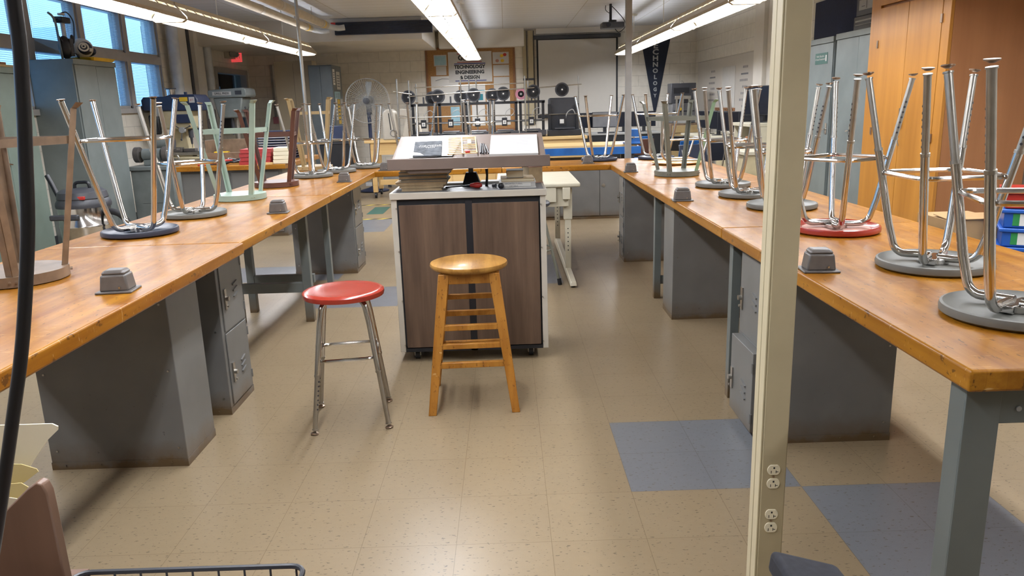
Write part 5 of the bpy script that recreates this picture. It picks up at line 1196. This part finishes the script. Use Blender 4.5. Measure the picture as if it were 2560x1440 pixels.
for l, x, y in (('second black 3D printer from left', -.735, 10.62), ('third black 3D printer from left, mostly behind lectern', -.37, 10.62), ('fourth black 3D printer from left', -.005, 10.62), ('fifth black 3D printer, beside the enclosed one', .36, 10.62)):
    dup(pr, l, (x, y, .926), None, GPR)
sps = [('filament spool over the leftmost 3D printer', -1.30, 10.66, 1.49), ('left spool of the first overlapping spool pair', -.99, 10.75, 1.47), ('right spool of the first overlapping spool pair', -.90, 10.64, 1.49), ('slotted spool behind the conduit uprights', -.60, 10.74, 1.475), ('single dark spool right of the conduit uprights', -.42, 10.66, 1.495), ('left spool of the second overlapping spool pair', -.17, 10.75, 1.485), ('right spool of the second overlapping spool pair', -.02, 10.64, 1.50), ('pink and black spool near the raceway', .22, 10.76, 1.49), ('dark spool beside the pink one', .385, 10.64, 1.515)]
s0 = None
for l, x, y, z in sps:
    if s0 is None: s0 = spool(l, x, y, z)
    else: o = dup(s0, l, (x, y, z), None, GSP)
for o_ in [o for o in bpy.data.objects if o.parent and o.parent.get('label', '').startswith('pink and black')]:
    if o_.name.startswith('filament'): o_.data = o_.data.copy(); o_.data.materials.clear(); o_.data.materials.append(M['pink'])
    if o_.name.startswith('flange'):
        me = o_.data.copy(); o_.data = me; o_.scale = (.45, 1, .45)
for l, x in (('spool hanger arm of spools, left', -.94), ('spool hanger arm of spools, right', -.10)): pass
t = thing('enclosed_printer', 'large enclosed black 3D printer at right end of counter', '3D printer', (.79, 10.66, .926))
B().box(-.20, .20, .10, .20, .03, .50).obj('rear_shroud', 'dgrey', t, bevel=.03, segs=3); B().box(-.22, .22, -.2, .22, 0, .08).obj('base', 'black', t, bevel=.006)
for sx in (-1, 1): B().box(sx*.19-.02, sx*.19+.02, .02, .06, .08, .42).obj('upright', 'black', t, bevel=.002)
B().cyl((-.2, -.0, .28), (.22, -.0, .28), .006, 8).obj('rail', 'satin', t); hd = B().box(-.07, .03, -.05, .02, .13, .26).obj('print_head', 'black', t, bevel=.004); B().box(-.055, .0, -.055, -.05, .16, .215).obj('cooling_fan', 'whitep', hd)
B().tube(catm([(.02, -.03, .2), (.05, -.03, .30), (.12, -.02, .34), (.16, 0, .28)]), .007, 6).obj('cable_loop', 'lgrey', t); B().box(-.13, .14, -.18, .06, .09, .105).obj('print_bed', 'dgrey', t)
dup(s0, 'filament spool standing on top of the enclosed printer', (.77, 10.62, 1.53), None, GSP)
# conduit frame around the printers
t = thing('conduit_rack', 'open frame of thin metal conduit around the printers', 'rack', (-.15, 10.9, .926))
def rk(name, p, q, r_=.010): B().cyl(p, q, r_, 10).obj(name, 'satin', t)
for x, y, zt_ in ((-1.27, -.44, .80), (-1.13, -.30, .78), (-1.10, .30, .75), (-.43, -.46, .80), (-.33, -.2, .78), (-.25, .25, .80), (.42, -.44, .79), (.48, .25, .75), (1.16, -.1, .78)): rk('upright', (x, y, 0), (x, y, zt_))
for p, q in (((-1.32, -.44, .64), (-1.10, -.30, .60)), ((-1.13, -.31, .575), (.55, -.31, .64)), ((-1.13, .29, .70), (.52, .29, .72)), ((.35, -.12, .63), (1.20, -.12, .67)), ((-1.27, -.45, .30), (1.17, -.11, .28))): rk('rail', p, q, .008)
# blue-edged workbench in front
t = thing('blue_workbench', 'blue-edged workbench behind the cross bench', 'workbench', (.85, 9.45, 0))
B().box(-.65, .68, -.36, .36, .825, .865).obj('bench_board', 'maple', t, bevel=.003); B().box(-.68, .72, -.40, -.36, .755, .84).box(-.68, .72, .36, .40, .755, .84).box(.68, .72, -.36, .36, .755, .84).obj('blue_frame', 'blue', t, bevel=.003)
B().box(-.6, .47, -.38, .1, 0, .70).obj('cabinet_body', 'steel_g', t)
for a, b_ in ((-.58, -.24), (-.235, .235), (.24, .465)): dr = B().box(a, b_, -.392, -.38, .04, .68).obj('door', 'steel_g', t, bevel=.002)
B().lathe([(.001, 0), (.022, 0), (.022, -.004), (.001, -.006)], (.28, -.394, .40), 16, 'y').obj('latch', 'satin', t)
for x in (.62,):
    for y in (-.33, .33): B().box(x-.03, x+.03, y-.03, y+.03, 0, .825).obj('leg', 'dgrey', t)
t = thing('bench_vise', 'blue bench vise on the end of blue workbench', 'vise', (1.47, 9.12, .866)); B().box(-.07, .10, -.05, .05, .0, .17).obj('jaw', 'blue', t, bevel=.01); B().box(-.09, .12, -.07, .09, -.0, .02).obj('base_plate', 'blue', t, bevel=.004); B().cyl((.0, -.16, .08), (.0, -.05, .08), .012, 10).cyl((-.06, -.15, .08), (.06, -.15, .08), .006, 8).obj('screw_handle', 'satin', t)

# ================================================================== RIGHT BACK
def monitor(label, x, y, z, rz, w=.42, h=.27, group='computer monitors', mat='screen'):
    t = thing('computer_monitor', label, 'monitor', (x, y, z), rz, group)
    B().box(-w/2, w/2, -.015, .02, .09, .09+h).obj('bezel', 'black', t, bevel=.004); B().box(-w/2+.012, w/2-.012, -.0165, -.015, .105, .09+h-.012).obj('screen', mat, t)
    B().box(-.03, .03, .0, .03, .012, .12).obj('stand_neck', 'black', t); B().lathe([(.001, 0), (.10, 0), (.10, .008), (.02, .014), (.001, .014)], (0, .01, 0), 20).obj('stand_foot', 'black', t)
    return t
t = thing('computer_table', 'long table of monitors along the back wall', 'table', (2.35, 14.3, 0)); B().box(-1.25, .45, -.35, .40, .77, .80).obj('table_top', 'lgrey', t); B().box(-1.22, .42, -.34, -.32, .06, .77).obj('front_skirt', 'matte', t)
for x in (-1.2, .4):
    for y in (-.3, .35): B().box(x-.02, x+.02, y-.02, y+.02, 0, .77).obj('leg', 'dgrey', t)
monitor('monitor seen directly behind the enclosed printer', 1.42, 14.3, .801, .1); monitor('grey-lit monitor left of the grey post, back row', 1.80, 14.2, .801, 0, .46, .28, 'computer monitors', 'grey')
monitor('monitor immediately left of the grey post', 2.17, 14.35, .801, 0); monitor('monitor immediately right of the grey post', 2.52, 14.25, .801, -.1)
tag(B().box(1.65, 1.95, 13.98, 14.08, .801, .82).obj('keyboard', 'black', bevel=.003), 'black keyboard before the grey-lit monitor', 'keyboard')
t = thing('flat_file', 'brown wooden flat file cabinet with wide drawers', 'cabinet', (3.24, 14.2, 0))
B().box(-.30, .26, -.3, .3, 0, .93).obj('body', 'brown_w', t, bevel=.004)
for k in range(6): B().box(-.28, .24, -.312, -.30, .06+k*.142, .19+k*.142).obj('drawer', 'tan_e', t, bevel=.003)
t = thing('grey_instrument', 'stacked grey instrument cabinet on the flat file', 'cabinet', (3.20, 14.25, .932))
B().box(-.22, .22, -.15, .2, .35, .70).obj('upper_case', 'dgrey', t, bevel=.008); B().box(-.20, .22, -.15, .2, 0, .35).obj('lower_case', 'grey', t, bevel=.008); B().box(-.18, .1, -.154, -.15, .52, .62).box(-.18, .2, -.154, -.15, .1, .12).box(-.18, .2, -.154, -.15, .2, .22).obj('panel_lines', 'black', t); B().tube([(-.03, 0, .70), (-.01, 0, .74), (.01, 0, .74), (.03, 0, .70)], .005, 6).obj('handle', 'satin', t)
t = thing('desktop_mill', 'small silver desktop machine in front of grey cabinet', 'machine', (3.16, 13.98, .932)); B().box(-.14, .14, -.04, .05, 0, .05).obj('base', 'lgrey', t, bevel=.004)
for x in (-.11, -.0, .11): B().box(x-.015, x+.015, -.015, .015, .05, .48).obj('column', 'satin', t)
B().box(-.14, .14, -.03, .03, .42, .48).obj('crosshead', 'satin', t, bevel=.003); B().sphere((-.05, -.03, .25), .03, .015, .03, 10).obj('yellow_tool', 'yellow', t)
# whiteboard on the right wall
t = thing('whiteboard', 'large whiteboard with faint marker notes on right wall', 'whiteboard', (XR, 13.3, 0)); B().box(-.02, -.004, -1.60, 2.05, .98, 2.02).obj('board', 'whiteboard', t, bevel=.003)
b = B(); random.seed(4)
for (y0_, n_) in ((1.0, 6), (-.9, 7)):
    for k in range(n_): b.box(-.0215, -.0205, y0_-.25+random.random()*.05, y0_+.12+random.random()*.12, 1.80-k*.10, 1.825-k*.10) if k == 1 else [b.box(-.0215, -.0205, y0_-.2+q*.07, y0_-.2+q*.07+.035, 1.80-k*.10, 1.835-k*.10) for q in range(4+k % 3)]
b.obj('marker_writing', 'inkg', t)
o = B().box(-.024, -.021, -.45, .30, 1.20, 1.86).obj('paper_sheet', 'white', bevel=.001); o.location = (XR, 13.3, 0); tag(o, 'big blank sheet taped on the whiteboard', 'paper')
t = thing('wood_rail', 'narrow wooden peg rail below the whiteboard', 'rail', (XR, 13.4, 1.16)); B().box(-.03, 0, -.6, .6, -.02, .03).obj('rail', 'corkframe', t)
b = B(); [b.cyl((-.03, -.5+k*.14, .0), (-.045, -.5+k*.14, .0), .012, 8) for k in range(8)]; b.obj('pegs', 'bronze', t)
# right-hand computer tables
t = thing('computer_table', 'computer table along the right wall', 'table', (3.32, 11.6, 0)); B().box(-.38, .42, -1.8, 1.5, .77, .80).obj('table_top', 'offwhite', t)
for x in (-.33, .37):
    for y in (-1.75, 0, 1.45): B().box(x-.02, x+.02, y-.02, y+.02, 0, .77).obj('leg', 'dgrey', t)
B().box(-.34, .38, -1.1, -.6, .1, .74).obj('pedestal', 'beige_m', t)
for l, x, y, rz in (('slanted monitor behind the pale green leg', 3.25, 12.55, R(-62)), ('second slanted monitor along the right wall', 3.25, 11.95, R(-66)), ('third monitor facing front along right wall', 3.25, 11.2, R(-20)), ('fourth monitor beside the shelf on the right', 3.42, 10.75, R(-20))): monitor(l, x, y, .801, rz)
t = thing('riser_shelf', 'cream riser shelf on the right computer table', 'shelf', (3.30, 9.9, .801)); B().box(-.32, .42, -.35, .35, .20, .24).obj('shelf_board', 'offwhite', t, bevel=.003)
for y in (-.33, .33): B().box(-.30, .40, y-.015, y+.015, 0, .2).obj('side_panel', 'offwhite', t)
t = monitor('large black monitor on the cream riser shelf', 3.22, 9.85, 1.042, R(-58), .52, .36)
tag(B().box(3.0, 3.2, 9.6, 9.75, .801, .88).obj('card_box', 'plyside', bevel=.003), 'small brown box under the riser shelf', 'box')
# student chairs
def chair(label, x, y, rz, mat='seat_navy', h=.44, group='student chairs by the computers'):
    t = thing('student_chair', label, 'chair', (x, y, 0), rz, group)
    B().hexa([(-.20, -.20, h-.02), (.20, -.20, h-.02), (.19, .20, h-.005), (-.19, .20, h-.005)], [(-.21, -.21, h), (.21, -.21, h), (.20, .21, h+.015), (-.20, .21, h+.015)]).obj('seat', mat, t, bevel=.008)
    B().hexa([(-.20, .19, h+.13), (.20, .19, h+.13), (.20, .205, h+.13), (-.20, .205, h+.13)], [(-.21, .25, h+.36), (.21, .25, h+.36), (.21, .27, h+.36), (-.21, .27, h+.36)]).obj('backrest', mat, t, bevel=.012)
    for sx in (-1, 1):
        B().tube(catm([(sx*.21, -.24, 0), (sx*.18, -.16, h-.06), (sx*.17, -.10, h-.03), (sx*.17, .12, h-.03), (sx*.17, .19, h+.08), (sx*.17, .24, h+.30)]), .011, 8).obj('frame_tube', 'chrome', t); B().tube([(sx*.17, .08, h-.04), (sx*.21, .25, 0)], .011, 8).obj('leg', 'chrome', t)
    return t
c0 = chair('bright blue plastic chair under the computer table', 2.48, 10.9, R(200), 'blue')
chair('navy plastic chair facing the right wall table', 2.42, 9.5, R(15), 'seat_navy'); chair('second navy plastic chair farther back on the right', 2.60, 10.18, R(190), 'seat_navy')
chair('red-brown plastic chair beside the blue vise', 1.95, 11.4, R(170), 'brown_e', .46); chair('blue plastic chair at the back computer table', 2.1, 12.6, R(185), 'blue')
chair('black plastic chair at the back of the room', 2.75, 12.3, R(150), 'black')
# cream drawers past the bench
t = thing('cream_desk', 'cream steel desk with drawers beyond the right bench', 'desk', (3.2, 9.25, 0)); B().box(-.45, .5, -.3, .30, .70, .74).obj('desk_top', 'offwhite', t, bevel=.004); B().box(-.42, .0, -.28, .28, .0, .70).obj('drawer_pedestal', 'beige_m', t, bevel=.004)
for k in range(3): B().box(-.432, -.42, -.26, .31, .10+k*.2, .28+k*.2).obj('drawer', 'beige_m', t, bevel=.003)
B().box(.44, .48, -.28, .33, 0, .70).obj('side_leg', 'offwhite', t)

# right wall cabinets
cabinet('storage_cabinet', 'grey steel cabinet with dark green sticker, behind the post', 3.28, 3.735, 7.90, 8.80, 1.92, '-x', 'steel_n', 0.0)
cabinet('storage_cabinet', 'grey two-door steel cabinet beside the orange wood cabinets', 3.28, 3.735, 6.84, 7.84, 1.93, '-x', 'steel_n', .5)
t = thing('cabinet_sticker', 'dark green public education sticker on grey cabinet door', 'sticker', (3.266, 8.18, 1.72)); B().box(-.001, .001, -.16, .15, -.055, .055).obj('sticker_body', 'teal', t)
text('sticker_lettering', 'Public Education\nA Sound Investment', .030, 'white', TM((-.0016, .02, .008), '-x'), t, .0003); B().box(-.0016, -.001, -.14, -.11, -.03, .03).obj('sticker_emblem', 'white', t)
t = thing('paper_note', 'white paper strip hanging on the grey cabinet door', 'paper', (3.264, 8.62, 1.52)); B().box(-.001, .001, -.03, .05, -.17, .14).obj('note_sheet', 'creamp', t); B().box(-.0015, .0012, .0, .035, .14, .26).obj('red_tag', 'seat_pink', t)
tag(B().box(XR-.034, XR-.004, 5.6, 9.62, 1.70, 2.42).obj('display_panel', 'navyfab', bevel=.004), 'long navy fabric panel on the right wall', 'panel')
t = thing('cassette_deck', 'lower grey stereo deck lying on the grey cabinet', 'stereo', (3.50, 7.42, 1.931)); B().box(-.16, .18, -.26, .22, 0, .13).obj('case', 'dgrey', t, bevel=.006)
b = B(); b.box(-.164, -.16, -.22, .18, .08, .095).box(-.164, -.16, -.22, .18, .05, .056).obj('front_trim', 'lgrey', t)
t = thing('stereo_receiver', 'upper grey stereo with window dial on the lower deck', 'stereo', (3.50, 7.36, 2.062)); B().box(-.16, .18, -.26, .24, 0, .17).obj('case', 'dgrey', t, bevel=.006); B().box(-.164, -.16, -.12, .18, .05, .14).obj('dial_window', 'lgrey', t); B().box(-.166, -.164, .02, .024, .06, .13).box(-.166, -.164, .06, .12, .08, .084).obj('dial_marks', 'ink', t)
# orange wood wardrobes
t = thing('wood_wardrobe', 'tall orange birch wardrobe with brown plywood side', 'cabinet', (3.42, 6.15, 0))
B().box(-.30, .315, -.60, .60, 0, 2.62).obj('carcass', 'plyside', t)
B().box(-.325, -.302, -.60, -.50, 0, 2.62).obj('face_frame', 'orange', t); B().box(-.322, -.302, .44, .60, 0, 2.62).obj('face_frame', 'orange', t)
for a, b_ in ((-.495, -.03), (-.024, .435)):
    for z0_, z1_ in ((.08, 2.03), (2.05, 2.60)): dr = B().box(-.328, -.302, a, b_, z0_, z1_).obj('door', 'orange', t, bevel=.002)
b = B()
for y, z in ((-.498, 1.03), (-.498, 1.86), (.438, 1.05), (.438, 1.75), (-.498, .25)): b.box(-.334, -.302, y-.012, y+.012, z-.03, z+.03)
b.obj('hinge', 'bronze', t)
ht = B().box(-.336, -.328, -.09, -.02, 1.18, 1.24); ht.box(-.345, -.336, -.07, -.045, 1.10, 1.20); ht.tube(catm([(-.345, -.055, 1.10), (-.35, -.05, 1.03), (-.34, -.06, .95)]), .004, 6).obj('padlock_hasp', 'satin', t)
t.scale = (1, 1, 1)
# boxes beyond the right bench
t = thing('side_table', 'low grey table holding boxes past the right bench', 'table', (2.78, 4.15, 0)); B().box(-.42, .6, -.6, .45, .42, .455).obj('table_top', 'grey', t, bevel=.004)
for x in (-.38, .56):
    for y in (-.56, .41): B().box(x-.02, x+.02, y-.02, y+.02, 0, .42).obj('leg', 'dgrey', t)
t = thing('cardboard_box', 'open cardboard box with white label past right bench', 'box', (2.60, 4.38, .456)); B().box(-.15, .15, -.16, .16, 0, .205).obj('carton', 'cardboard', t, bevel=.003)
B().hexa([(-.15, -.17, .205), (.15, -.17, .205), (.15, -.01, .215), (-.15, -.01, .215)], [(-.15, -.17, .209), (.15, -.17, .209), (.15, -.01, .219), (-.15, -.01, .219)]).obj('flap', 'cardboard', t); B().box(-.12, -.06, -.162, -.16, .03, .08).obj('label', 'white', t)
GB3 = 'stacked blue parts bins'
def bin_(label, z, mat, rim=True):
    t = thing('parts_bin', label, 'bin', (2.83, 3.98, z), R(-28), GB3)
    B().box(-.20, .26, -.13, .13, 0, .09).obj('tub', mat, t, bevel=.006); B().box(-.215, .275, -.145, .145, .078, .098).obj('rim', mat, t, bevel=.005)
    if mat == 'bluebin': lb = B().box(-.16, .2, -.132, -.13, .012, .074).obj('label', 'whitep', t); B().box(-.16, -.13, -.1325, -.132, .012, .074).obj('green_tab', 'green', lb); text('label_number', '10', .03, 'ink', TM((.12, -.1327, .04)), lb, .0003)
    return t
bin_('lowest blue parts bin of the stack', .456, 'bluebin'); bin_('second blue parts bin from the bottom', .556, 'bluebin'); bin_('third blue parts bin, under the red one', .656, 'bluebin'); bin_('red parts bin topping the blue stack', .756, 'redbin')
